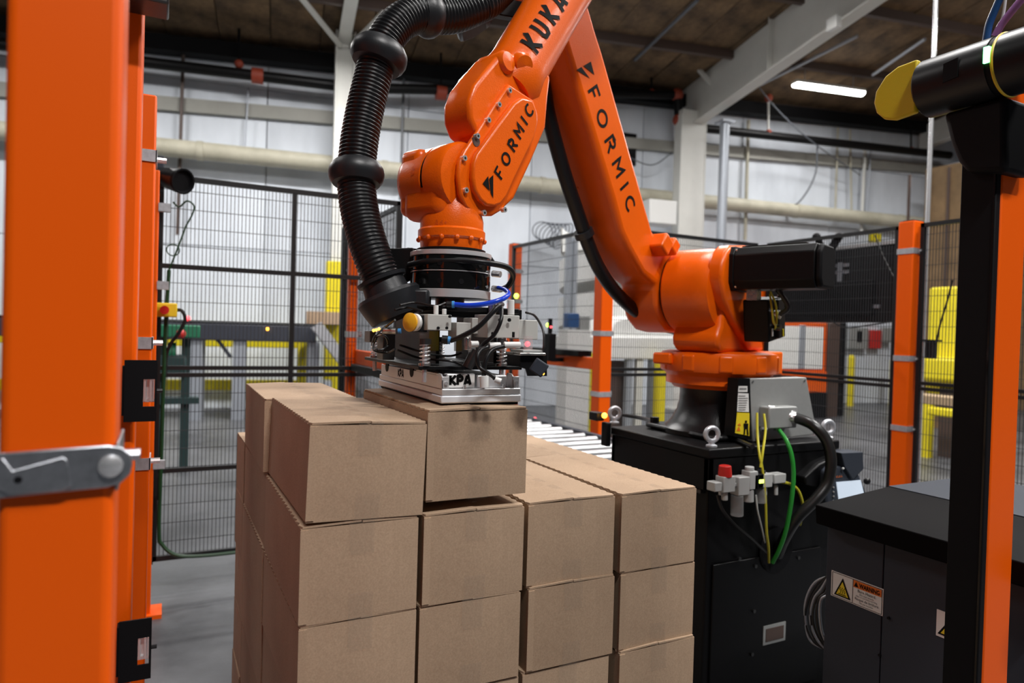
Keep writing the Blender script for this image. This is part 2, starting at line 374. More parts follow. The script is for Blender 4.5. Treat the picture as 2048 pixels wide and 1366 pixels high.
# ceiling: sloping deck of brown boards on purlins
CZ, CS, CU = 6.17, .119, .040
WXs = (WX+UP*CU).normalized()
def ctop(p): return CZ + CU*(p-WO).dot(WX) + CS*(p-WO).dot(WN)
cl = thing('ceiling', None, None, wallpt(6, CZ), kind='structure'); cl['label'] = 'dark brown boarded roof deck'
RS = (WN + UP*CS).normalized()
proto = None
for i in range(33):
    for j in range(8):
        if proto is None:
            u0 = -8.0; b = MB(); b.obox(wallpt(u0+.4, CZ+.05+CU*(u0+.4))+RS*.9, WXs*.392, RS*.88, UP*.04); proto = b.build('deck_board', 'roof_deck', cl); base = proto.location.copy()
        else:
            c = clone(proto, cl); c.location = base + WXs*(.8*i) + RS*(1.8*j) + UP*random.uniform(-.018, .012)
for j in range(9):
    b = MB(); c = wallpt(5.2, CZ-.06+CU*5.2)+RS*(1.8*j+.02); b.obox(c, WXs*13.4, RS*.04, UP*.08); b.build('purlin', 'brown_steel', cl)
b = MB(); b.obox(wallpt(5.2, CZ+.22+CU*5.2)+RS*7.2, WXs*13.6, RS*7.4, UP*.04); b.build('roof_sheet', 'black_matte', cl)
# eave beam and wall trims
t = MB(); t.obox(wallpt(5.2, 5.97+.038*5.2, .16), WXs*13.4, WN*.14, UP*.125); tag(t.build('trim_1', 'black_matte'), 'black steel eave beam along the top of the back wall', kind='structure')
t = MB(); t.obox(wallpt(5.2, 5.02+.044*5.2, .05), WXs*13.4, WN*.05, UP*.11); tag(t.build('trim_2', 'band_beige'), 'beige band running along the upper back wall', kind='structure')
# white columns
def atu(x, y, u):
    r = ray(x, y); k = (u-(CAM-WO).dot(WX))/WX.dot(r); Q = CAM+r*k; return ((Q-WO).dot(WN), Q.z)
def colm(u, d, hw, top, label, guard=None):
    o = thing('steel_column', label, 'column', wallpt(u, 0, d))
    b = MB(); b.obox(wallpt(u, top/2, d), WX*hw, WN*.012, UP*top/2); b.build('web', 'white_paint', o)
    for s in (-1, 1):
        b = MB(); b.obox(wallpt(u+s*hw, top/2, d), WX*.014, WN*.13, UP*top/2); b.build('flange', 'white_paint', o, bevel=.004)
    b = MB(); b.obox(wallpt(u, .015, d), WX*(hw+.08), WN*.2, UP*.015); b.build('base_plate', 'white_paint', o)
    return o
c1 = colm(2.78, .8, .145, 6.35, 'white steel column behind the ribbed black hose')
c2 = colm(9.62, .6, .28, 5.9, 'white steel column under the sloping rafter')
b = MB(); b.obox(wallpt(9.62, 3.0, .6), WX*.27, WN*.125, UP*3.0); b.build('casing', 'white_paint', c2, bevel=.01)
b = MB(); b.obox(wallpt(2.78, 2.5, .8), WX*.14, WN*.12, UP*2.5); b.build('casing', 'white_paint', c1, bevel=.01)
for px, py, qx, qy in ((598, -10, 681, 92), (768, 25, 702, 92)):
    p = atwp(px, py, 2.2); q = atwp(qx, qy, .9); k_ = next((k for k in [1+.05*i for i in range(60)] if (q+(p-q)*k).z > ctop(q+(p-q)*k)-.05), 1); MB().bar(q+(p-q)*k_, q, .06).build('brace', 'white_paint', c1)
# deep white rafter rising towards the camera
u0 = 9.7
ra = thing('roof_rafter', 'deep white steel rafter sloping up from the column towards the camera', 'rafter', wallpt(u0, 5.8, .9))
def rpt(d, z, o=0): return wallpt(u0+o, z, d)
lo0, lo1 = (.1, 5.68), (13.5, 7.27); hi0, hi1 = (.1, 6.65), (13.5, 8.26)
b = MB(); b.prism([rpt(*lo0, -.01), rpt(*lo1, -.01), rpt(*hi1, -.01), rpt(*hi0, -.01)], WX*.02); b.build('web', 'white_paint', ra)
for (a, c) in ((lo0, lo1), (hi0, hi1)):
    b = MB(); b.prism([rpt(a[0], a[1]-.015, -.12), rpt(c[0], c[1]-.015, -.12), rpt(c[0], c[1]+.015, -.12), rpt(a[0], a[1]+.015, -.12)], WX*.24); b.build('flange', 'white_paint', ra)
for k in range(4):
    d = 2.9+k*2.6; zl = 5.68+.1187*d; b = MB(); b.obox(rpt(d, zl+.49, -.06), WX*.05, WN*.006, UP*.47); b.build('stiffener', 'white_paint', ra)
MB().bar(atwp(1366, 102, .9), atwp(1445, 195, 1.2), .07).build('fly_brace', 'white_paint', ra)
dd, zz = atu(1672, 48, u0-.12); b = MB(); b.obox(wallpt(u0-.16, zz, dd), WX*.05, WN*.10, UP*.09); tag(b.build('sensor_box', 'white_plastic', bevel=.01), 'small white box fixed to the lower flange of the rafter', 'box')
# other parallel rafters of the frame
for uu in (-4.2, 2.75, 16.3):
    o = thing('roof_rafter', {-4.2: 'white roof rafter far left behind the orange posts', 2.75: 'white roof rafter over the column behind the hose', 16.3: 'white roof rafter by the brown end wall'}[uu], 'rafter', wallpt(uu, 6, .9))
    b = MB(); b.prism([wallpt(uu-.01, 6.1, .1), wallpt(uu-.01, 7.7, 13.5), wallpt(uu-.01, 8.25, 13.5), wallpt(uu-.01, 6.65, .1)], WX*.02); b.build('web', 'white_paint', o)
    b = MB(); b.prism([wallpt(uu-.1, 6.08, .1), wallpt(uu-.1, 7.68, 13.5), wallpt(uu-.1, 7.71, 13.5), wallpt(uu-.1, 6.11, .1)], WX*.2); b.build('flange', 'white_paint', o)
# pipes
dp = thing('duct_pipe', 'fat cream pipe running along the back wall', 'pipe', wallpt(5, 4.1, .32))
MB().cyl(wallpt(-7, 4.245, .32), wallpt(17, 4.31, .32), .145, n=28).build('pipe_run', 'cream', dp)
for k in range(8):
    u = -5.5+k*3.0; z = 4.245+.0027*(u+7); MB().cyl(wallpt(u, z, .32), wallpt(u+.10, z, .32), .158, n=28).build('band', 'cream', dp)
    b = MB(); b.obox(wallpt(u+.05, z, .09), WX*.03, WN*.09, UP*.03); b.build('bracket', 'grey_pole', dp)
def pipe(name, label, pts, r, mt, cat='pipe', fit=None, fmat='red_pipe', n=16):
    o = thing(name, label, cat, pts[0]); 
    for a, b_ in zip(pts, pts[1:]): MB().cyl(a, b_, r, n=n).build('pipe_run', mt, o)
    for p in pts[1:-1]: MB().sph(p, r*1.5, sc=(1, 1, 1)).build('elbow', fmat, o)
    for p, d in (fit or []): MB().cyl(p-d*.09, p+d*.09, r*1.45, n=n).build('coupling', fmat, o)
    return o
sp = pipe('sprinkler_pipe', 'black sprinkler pipe with red couplings along the upper back wall', [wallpt(-7, 5.40, .5), wallpt(3.0, 5.58, .5), atwp(1354, 190, .5), atwp(1358, 240, .5), atwp(1382, 254, .5), wallpt(16.8, 5.94, .5)], .088, 'black_paint', fit=[(atwp(515, 152, .5), WX), (atwp(882, 186, .5), WX)])
for (x, y0, y1) in ((478, 30, 128), (882, 100, 190), (1303, 60, 185), (1537, 196, 266), (1822, 248, 300)):
    o = thing('pipe_hanger', {478: 'dark hanger rod with a rust coloured clamp near the ceiling left of the hose', 882: 'hanger rod with red clamp beside the orange robot elbow', 1303: 'thin hanger rod right of the upright robot link', 1537: 'pipe hanger strap with reddish clamps right of the grey pole', 1822: 'pipe hanger below the yellow sensor arm'}[x], 'hanger', atwp(x, y1, .5))
    MB().cyl(atwp(x, y0, .5), atwp(x, y1, .5), .022, n=8).build('rod', 'white_paint' if x == 1537 else 'black_matte', o)
    MB().sph(atwp(x, y1, .5), .075, n=10, k=6).build('clamp', 'red_pipe', o)
    if x == 1537: MB().sph(atwp(x, y0, .5), .09, n=10, k=6).build('clamp', 'red_pipe', o)
# thin rods, conduits and wires on the wall
for x0, y0, x1, y1, r, mt, lab in ((367, 92, 355, 470, .028, 'brown_steel', 'thin rusty drop pipe left of the cream wall'), (497, 175, 488, 330, .014, 'grey_pole', 'thin grey wire hanging from a red coupling'),
        (808, 145, 800, 400, .022, 'coil_wire', 'thin dark conduit rising behind the robot wrist'), (1497, 240, 1490, 480, .035, 'cream', 'yellowish stained conduit right of the grey pole'), (1676, 255, 1670, 440, .022, 'cream', 'thin stained conduit on the wall under the lamp'),
        (1700, 258, 1703, 420, .022, 'cream', 'stained conduit with a dark bundle under the lamp'), (1730, 300, 1722, 470, .035, 'white_paint', 'white conduit left of the hanging rod'), (1741, 300, 1735, 430, .02, 'grey_pole', 'grey conduit beside a white conduit on the wall')):
    tag(MB().cyl(atwp(x0, y0, .15), atwp(x1, y1, .15), r, n=8).build('wall_conduit', mt), lab, 'conduit')
def wire(name, pts, r, mt, label, cat='cable', n=8, par=None, k=8):
    o = MB().tube(spline(pts, k), r, n).build(name, mt, par)
    if par is None: tag(o, label, cat)
    return o
wire('loose_wire', [atwp(1230, 300, .4), atwp(1300, 330, .4), atwp(1345, 305, .4)], .012, 'coil_wire', 'slack wire on the wall right of the robot link')
wire('loose_wire', [atwp(1635, 290, .4), atwp(1630, 350, .4), atwp(1600, 402, .4), atwp(1560, 425, .4)], .018, 'coil_wire', 'slack dark wire drooping on the wall below the lamp')
wire('loose_wire', [atwp(1430, 30, 2), atwp(1530, 190, 1.5), atwp(1620, 280, .8), atwp(1720, 350, .4)], .012, 'coil_wire', 'long slanting stay wire crossing in front of the rafter')
# dark opening in the wall beside link
b = MB(); c = atwp(1252, 298, .03); b.obox(c, WX*.22, WN*.03, UP*.32); tag(b.build('wall_hatch', 'black_matte'), 'small dark hatch high on the wall beside the robot link', 'hatch')
b = MB(); c = atwp(1316, 427, .9); b.obox(c, WX*.30, WN*.2, UP*.23); tag(b.build('wall_unit', 'white_plastic', bevel=.02), 'white box unit on the wall right of the robot link', 'wall unit')
# blue-grey poles
gp = thing('steel_pole', 'slim grey steel pole with a flat cap left of the black motor', 'pole', atwp(1445, 700, 1.5)); u, z = atw(1450, 245, 1.5)
MB().cyl(wallpt(u, 0, 1.5), wallpt(u, z, 1.5), .09, n=18).build('tube', 'grey_pole', gp); b = MB(); b.obox(wallpt(u, z, 1.5), WX*.14, WN*.14, UP*.02); b.build('cap', 'grey_pole', gp)
gp = thing('steel_pole', 'grey steel pole right behind the black light curtain post', 'pole', atwp(1905, 700, 1.6)); u, z = atw(1916, 330, 1.6)
MB().cyl(wallpt(u, 0, 1.6), wallpt(u, z, 1.6), .11, n=18).build('tube', 'grey_pole', gp); b = MB(); b.obox(wallpt(u, z, 1.6), WX*.15, WN*.15, UP*.02); b.build('cap', 'grey_pole', gp)
p0 = at(1868, -10, X=5.4); q0 = at(1855, 440, X=5.4)
rd = thing('conduit_drop', 'thin shiny vertical conduit drop beside the yellow sensor arm', 'conduit', (q0.x, q0.y, 0))
MB().cyl((q0.x, q0.y, 0), (q0.x, q0.y, 7.6), .0165, n=12).build('tube', 'steel_bright', rd); MB().cyl((q0.x, q0.y, 0), (q0.x, q0.y, .012), .05, n=12).build('foot', 'steel', rd)
# lamps: strip luminaires under the roof
def lamp(p, d, L, label, grp='strip lamps under the roof'):
    o = thing('strip_lamp', label, 'lamp', p, grp); d = d.normalized(); q = UP.cross(d)
    b = MB(); b.obox(p+UP*.05, d*L/2, q*.09, UP*.03); b.build('housing', 'white_paint', o, bevel=.01)
    b = MB(); b.prism([p-d*(L/2-.02)+q*x+UP*z for x, z in ((-.09, .02), (.09, .02), (.075, -.02), (.03, -.045), (-.03, -.045), (-.075, -.02))], d*(L-.04)); b.build('diffuser', 'lamp_tube', o)
    for s in (-1, 1):
        top = ctop(p); MB().cyl(p+d*s*L*.35+UP*.06, Vector((p.x, p.y, top+.02))+d*s*L*.35, .008, n=6).build('hanger', 'grey_pole', o)
    return o
a = at(1588, 169, Z=6.45); b_ = at(1726, 188, Z=6.45); pc = (a+b_)/2
lamp(pc, Vector((b_.x-a.x, b_.y-a.y, 0)), (b_-a).length, 'long white lit strip lamp right of the white rafter')
def lampsrc(p, d, L, w):
    l = bpy.data.lights.new('strip_light', 'AREA'); l.shape = 'RECTANGLE'; l.size = L; l.size_y = .22; l.energy = w; l.color = LAMP_COL; l.spread = math.radians(170)
    o = bpy.data.objects.new('strip_light', l); COL.objects.link(o); o.location = p-UP*.07
    d = d.normalized(); o.matrix_world = Matrix((d, UP.cross(d)*1, UP)).transposed().to_4x4(); o.location = p-UP*.06
lampsrc(pc, b_-a, (b_-a).length, LAMP_W*.18)
for i, (x, y, kw) in enumerate(LAMPS):
    p = Vector((x, y, ctop(Vector((x, y, 0)))-.5))
    lamp(p, WX, 1.5, 'strip lamp under the roof outside the picture')
    lampsrc(p, WX, 1.5, LAMP_W*kw)

# slim conduits clipped under the roof deck
for x0, y0, x1, y1, lab in ((1520, 170, 1715, 72, 'slim bright conduit under the roof left of the lit lamp'), (1745, 150, 1850, 78, 'slim bright conduit under the roof right of the lit lamp'), (1270, 120, 1395, 0, 'slim dark conduit under the roof right of the robot link')):
    def cp(x, y):
        r = ray(x, y); n_ = UP - WX*CU - WN*CS; k = (n_.dot(WO+UP*(CZ-.17)) - n_.dot(CAM))/n_.dot(r); return CAM+r*k
    tag(MB().cyl(cp(x0, y0), cp(x1, y1), .03, n=8).build('roof_conduit', 'grey_pole' if x0 != 1270 else 'coil_wire'), lab, 'conduit')
# ================================================================== guard fences
FY, FX = 4.03, 4.33
FB, FT = .19, 2.225
PITCH, HP = .0195, .098
def fence_panel(p, q, label, z0=FB, z1=FT, mids=(1.68, ), stile=None, parent=None, rail=None):
    """framed mesh panel from p to q (plan points)"""
    p, q = Vector((*p, 0)), Vector((*q, 0)); d = (q-p); L = d.length; d.normalize(); nrm = UP.cross(d)
    o = thing('mesh_fence', label, 'fence', p+d*(L/2)+UP*z0)
    fr = .026
    for z in (z0+fr/2, z1-fr/2): MB().bar(p+UP*z, q+UP*z, fr, upv=UP).build('frame_rail', 'fence_frame', o)
    for x in (fr/2, L-fr/2): MB().bar(p+d*x+UP*z0, p+d*x+UP*z1, fr, upv=nrm).build('frame_stile', 'fence_frame', o)
    for z in mids: MB().bar(p+UP*z, q+UP*z, .022, upv=UP).build('mid_rail', 'fence_frame', o)
    for x in (stile or []): MB().bar(p+d*x+UP*z0, p+d*x+UP*z1, .024, upv=nrm).build('mid_stile', 'fence_frame', o)
    w = MB(); k = 0; x = PITCH; a = .0016
    while x < L-.005:
        w.bar(p+d*x+UP*z0, p+d*x+UP*z1, 2*a); x += PITCH
    wv = w.build('vertical_wires', 'fence_wire', o, flat=True); wv['kind'] = 'stuff'
    w = MB(); z = z0+HP
    while z < z1-.02:
        w.bar(p+UP*z+nrm*.003, q+UP*z+nrm*.003, 2*a); z += HP
    w.build('cross_wires', 'fence_wire', o, flat=True)['kind'] = 'stuff'
    return o
def fence_post(x, y, label, w=.085, top=2.245, clamps=(), cdir=(1, 0), rot=0, foot=True, mt='orange_post', clampw=None):
    o = thing('fence_post', label, 'post', (x, y, 0))
    MB().box(x-w/2, x+w/2, y-w/2, y+w/2, .012 if foot else 0, top).build('tube', mt, o, bevel=.008, seg=3)
    MB().box(x-w/2+.002, x+w/2-.002, y-w/2+.002, y+w/2-.002, top, top+.006).build('cap', 'black_plastic', o, bevel=.003)
    if foot:
        MB().box(x-w*1.1, x+w*1.1, y-w*.9, y+w*.9, 0, .012).build('foot_plate', mt, o, bevel=.003)
    for z in clamps:
        b = MB(); e_ = .003; h = .018
        for (x0, x1, y0, y1) in ((x-w/2-e_, x+w/2+e_, y-w/2-e_, y-w/2), (x-w/2-e_, x+w/2+e_, y+w/2, y+w/2+e_), (x-w/2-e_, x-w/2, y-w/2, y+w/2), (x+w/2, x+w/2+e_, y-w/2, y+w/2)): b.box(x0, x1, y0, y1, z-h, z+h)
        cx, cy = cdir; b.box(*sorted((x+cx*w/2, x+cx*(w/2+.04))) if cx else (x-.004, x+.004), *(sorted((y+cy*w/2, y+cy*(w/2+.04))) if cy else (y-.004, y+.004)), z-h, z+h)
        c = b.build('clamp', 'galv', o); pb = Vector((x+cx*(w/2+.025), y+cy*(w/2+.025), z)); ax = Vector((-cy, cx, 0))
        MB().cyl(pb-ax*.02, pb+ax*.02, .008, n=6).build('bolt', 'steel_bright', c)
    return o
fence_panel((-.03, FY), (1.28, FY), 'black framed mesh panel between the left orange posts and the hose', mids=(1.745, 1.21, 1.172, .665), stile=(.685,))
fence_panel((2.83, FY), (4.27, FY), 'black mesh panel behind the upright robot link', mids=(1.205, 1.165))
fence_panel((FX, 3.97), (FX, 2.86), 'black mesh panel the screen hangs on', mids=(1.20, 1.165))
fence_panel((FX, 2.72), (FX, 1.75), 'black mesh panel in front of the yellow machine', mids=(1.20, 1.165))
fence_panel((1.30, 4.09), (1.30, 5.46), 'side mesh panel of the conveyor tunnel behind the hose', mids=(1.9, ))
fence_panel((2.79, 4.09), (2.79, 5.46), 'side mesh panel of the conveyor tunnel beside the white spiral', mids=())
# bar across the tunnel mouth side
fence_post(2.79, FY, 'orange post beside the robot link, in front of the white spiral', w=.1, top=2.1, clamps=(1.46, 1.03), cdir=(1, 0))
fence_post(2.83, 5.5, 'far orange post behind the vacuum gripper hoses', w=.095, clamps=(2.0, 1.73), cdir=(1, 0))
fence_post(1.01, FY+.055, 'orange post behind the gripper end of the hose', w=.055, top=1.98, clamps=(1.41, 1.0))
fence_post(1.30, 5.5, 'dark corner post of the conveyor tunnel behind the robot wrist', w=.06, mt='black_paint', top=2.25)
fence_post(4.33, FY, 'orange corner post hidden behind the black motor', w=.085, top=2.12)
fence_post(FX, 2.79, 'orange post right of the hanging screen with three bright clamps', w=.105, clamps=(2.05, 1.355, .90), cdir=(0, -1))
# tunnel cross members
tb = thing('tunnel_beam', 'orange horizontal beam beside the white spiral', 'beam', (2.77, 4.1, 1.2))
MB().box(2.74, 2.80, 4.08, 5.45, 1.20, 1.285).build('beam', 'orange_post', tb, bevel=.004); MB().box(2.70, 2.82, 4.2, 5.2, 1.288, 1.33).build('cover', 'black_paint', tb, bevel=.004)
tb = thing('tunnel_beam', 'orange panel beam low behind the vacuum gripper', 'beam', (1.0, 4.1, 1.2))
MB().box(1.02, 1.045, 3.40, 4.05, at(715, 733, X=1.03).z, at(715, 700, X=1.03).z).build('beam', 'orange_post', tb, bevel=.004)
MB().box(.99, 1.07, 3.34, 4.0, at(735, 747, X=1.03).z, at(735, 730, X=1.03).z-.004).build('ledge', 'black_paint', tb, bevel=.004)
# ---- left foreground posts
pz = .8
gp = thing('guard_post', 'big blurred orange post filling the left edge', 'post', (-.09, .85, 0))
MB().box(-.1375, at(234, 700, Y=.8).x, .8, .9, .012, 2.25).build('tube', 'orange_post', gp, bevel=.010, seg=4); MB().box(-.19, .01, .77, .93, 0, .012).build('foot_plate', 'orange_post', gp)
z1 = at(120, 943, Y=.79).z
zc = z1; b = MB()
pts = [(-.150, -.0215), (-.046, -.0215), (-.034, -.018), (-.026, -.010), (-.024, 0), (-.026, .010), (-.034, .018), (-.046, .0215), (-.150, .0215)]
b.prism([(x, .797, zc+dz+(x+.09)*.04) for x, dz in pts], (0, -.004, 0)); cs = b.build('clamp_strap', 'strap_steel', gp, bevel=.0015)
b = MB(); b.prism([(-.136+x, .793, zc+z_) for x, z_ in ((0, .012), (.004, .016), (.012, .003), (.052, .014), (.056, .010), (.060, -.016), (.05, -.02), (.01, -.02), (0, -.014))], (0, -.0022, 0)); b.build('embossed_rib', 'strap_steel', cs, bevel=.0015)
MB().cyl((-.1195, .7905, zc-.006), (-.1195, .7925, zc-.006), .0035, n=12).build('hole', 'black_matte', cs)
MB().lathe([(.0, 0), (.010, 0), (.0115, .0015), (.0105, .005), (.006, .0072), (0, .0075)], (-.0435, .7935, zc+.002), (0, -1, 0), 20).build('bolt', 'steel_bright', cs)
b = MB(); b.box(-.0395, -.0365, .797, .905, zc-.024, zc+.024); b.cyl((-.038, .83, zc+.006), (-.018, .83, zc+.006), .007, n=6); b.build('clamp_side', 'strap_steel', gp, bevel=.001)
# second, third and fourth orange posts of the row
X2 = -.063
g2 = thing('guard_post', 'slim orange post just right of the big blurred one', 'post', (-.075, 1.55, 0))
MB().box(-.13, at(273, 700, Y=1.5).x, 1.5, 1.594, .012, 2.25).build('tube', 'orange_post', g2, bevel=.008, seg=3); MB().box(-.18, .01, 1.46, 1.63, 0, .012).build('foot_plate', 'orange_post', g2)
z_t = at(270, 20, Y=1.48).z
b = MB(); b.box(-.075, -.0, 1.42, 1.5, z_t, z_t+.16); tag(b.build('junction_box', 'dark_steel', bevel=.004), 'dark metal box at the top of the slim orange post', 'box')
for zz_, lab in ((at(278, 782, Y=1.47).z, 'black mounting plate with bright buckle halfway up the left posts'), (at(278, 1300, Y=1.47).z, 'black mounting plate with bright buckle low on the left posts')):
    o = thing('mounting_plate', lab, 'plate', (-.03, 1.47, zz_-.07)); hh = .0585
    b = MB(); pl_ = [(-.063, -hh), (.0015, -hh+.002), (.0015, -.035), (-.016, -.035), (-.03, -.035), (-.03, .022), (-.03, .022), (-.002, .022), (.0015, .022), (.0015, hh-.001), (-.063, hh)]
    MB().box(-.0615, -.031, 1.470, 1.474, zz_-hh, zz_+hh).build('plate', 'black_matte', o)
    MB().box(-.031, -.0065, 1.470, 1.474, zz_+.022, zz_+hh).build('plate', 'black_matte', o); MB().box(-.031, -.0065, 1.470, 1.474, zz_-hh, zz_-.030).build('plate', 'black_matte', o); MB().box(-.0105, -.0065, 1.470, 1.474, zz_-.03, zz_+.022).build('plate', 'black_matte', o)
    MB().box(-.065, -.03, 1.474, 1.5, zz_-hh*.8, zz_+hh*.8).build('spacer', 'black_matte', o)
    bk = MB(); bk.box(-.029, -.025, 1.472, 1.48, zz_-.02, zz_+.02); bk.box(-.019, -.015, 1.472, 1.48, zz_-.02, zz_+.02); bk.box(-.030, -.011, 1.481, 1.485, zz_-.022, zz_+.021); bk.box(-.0135, -.011, 1.472, 1.48, zz_-.02, zz_+.02); bk.box(-.031, -.0105, 1.476, 1.48, zz_-.022, zz_-.016); bk.build('buckle', 'steel_bright', o)
    MB().cyl((-.0065, 1.474, zz_), (.003, 1.474, zz_), .004, n=8).build('knob', 'black_plastic', o)
YY = 2.36; g3 = thing('guard_post', 'third orange post of the left row with white clamps', 'post', (-.08, YY, 0))
xr = at(303, 700, Y=YY).x
MB().box(xr-.1, xr, YY, YY+.1, .012, at(310, 190, Y=YY).z).build('tube', 'orange_post', g3, bevel=.005); MB().box(xr-.14, xr+.05, YY-.03, YY+.13, 0, .012).build('foot_plate', 'orange_post', g3)
for py in (310, 686, 928):
    z = at(290, py, Y=YY).z; b = MB(); b.box(xr-.103, xr+.003, YY-.004, YY, z-.018, z+.018); b.box(xr, xr+.004, YY-.004, YY+.1, z-.018, z+.018); c = b.build('clamp', 'galv', g3)
    MB().cyl((xr+.004, YY+.05, z), (xr+.03, YY+.05, z), .009, n=8).build('bolt', 'steel_bright', c)
YZ = 3.75; xr4 = at(312, 700, Y=YZ).x
g4 = thing('guard_post', 'fourth orange post of the left row, mostly hidden', 'post', (xr4-.05, YZ, 0))
MB().box(xr4-.09, xr4, YZ, YZ+.09, .012, at(316, 340, Y=YZ).z).build('tube', 'orange_post', g4, bevel=.005); MB().box(xr4-.12, xr4+.05, YZ-.03, YZ+.12, 0, .02).build('foot_plate', 'orange_post', g4)
for py in (413, 570, 930): z = at(312, py, Y=YZ).z; MB().box(xr4-.002, xr4+.05, YZ-.005, YZ+.03, z-.02, z+.02).build('clamp', 'galv', g4)
ft = at(300, 1180, Z=.0); b = MB(); p = at(318, 1190, Z=.03); 
b.hexa([at(295, 1196, Z=.02), at(318, 1196, Z=.02), at(321, 1170, Z=.05), at(295, 1168, Z=.05), at(295, 1192, Z=.07), at(316, 1192, Z=.07), at(319, 1170, Z=.10), at(295, 1166, Z=.10)])
# camera on the fence, emergency stop box, green cables
o = thing('surveillance_camera', 'black barrel camera on the fence end by the third orange post', 'camera', at(345, 380, Y=3.93))
MB().cyl(at(318, 352, Y=3.93), at(362, 362, Y=3.80), .045, .062, n=18).build('barrel', 'black_plastic', o); MB().lathe([(.062, 0), (.064, .02), (.056, .02), (.05, .004)], at(362, 362, Y=3.80), at(367, 363, Y=3.785)-at(362, 362, Y=3.80), 20).build('lens_hood', 'black_matte', o)
b = MB(); b.obox(at(318, 347, Y=3.93), (.022, 0, 0), (0, .03, 0), (0, 0, .085)); b.build('bracket', 'charcoal', o, bevel=.004)
o = thing('emergency_stop', 'yellow emergency stop box with red button on the black fence edge', 'button box', at(332, 632, Y=3.98))
c0 = at(332, 620, Y=3.95); b = MB(); b.obox(c0, (.052, 0, 0), (0, .03, 0), (0, 0, .036)); b.build('box', 'yellow', o, bevel=.006)
MB().cyl(at(329, 620, Y=3.92), at(329, 620, Y=3.885), .018, .022, n=16).build('button', 'red', o); b = MB(); b.obox(at(312, 618, Y=3.97), (.02, 0, 0), (0, .03, 0), (0, 0, .034)); b.build('mount', 'black_plastic', o)
wire('stop_cable', [at(350, 620, Y=3.95), at(364, 622, Y=3.93), at(370, 640, Y=3.93), at(358, 665, Y=3.94), at(340, 690, Y=3.97), at(332, 720, Y=3.99), at(325, 820, Y=3.99), at(318, 1000, Y=3.99)], .009, 'cable_black', 'black cable looping out of the yellow emergency stop box')
wire('green_cable', [at(338, 540, Y=3.99), at(332, 640, Y=3.98), at(327, 760, Y=3.98), at(323, 900, Y=3.98), at(318, 1060, Y=3.98), at(325, 1090, Y=3.98), at(352, 1110, Y=3.97), at(400, 1112, Y=3.97), at(480, 1104, Y=3.97)], .0095, 'cable_darkgreen', 'thick green cable down the fence edge and along its foot')
wire('green_wire', [at(338, 540, Y=3.99), at(352, 505, Y=3.98), at(366, 468, Y=3.98), at(372, 452, Y=3.98), at(384, 430, Y=3.97), at(388, 412, Y=3.97), at(374, 402, Y=3.97), at(358, 414, Y=3.98), at(346, 404, Y=3.98)], .0045, 'cable_darkgreen', 'thin green wire hooking up on the fence under the barrel camera')
tag(MB().torus(at(346, 500, Y=3.98), (0, 1, 0), .03, .0035, 24, 6).build('cable_loop', 'cable_darkgreen'), 'small round green loop on the fence edge', 'cable')
b = MB(); b.bar((-.03, 3.985, FB), (-.03, 3.985, 2.1), .02); tag(b.build('cable_channel', 'black_paint'), 'dark cable channel along the left fence edge', 'channel')
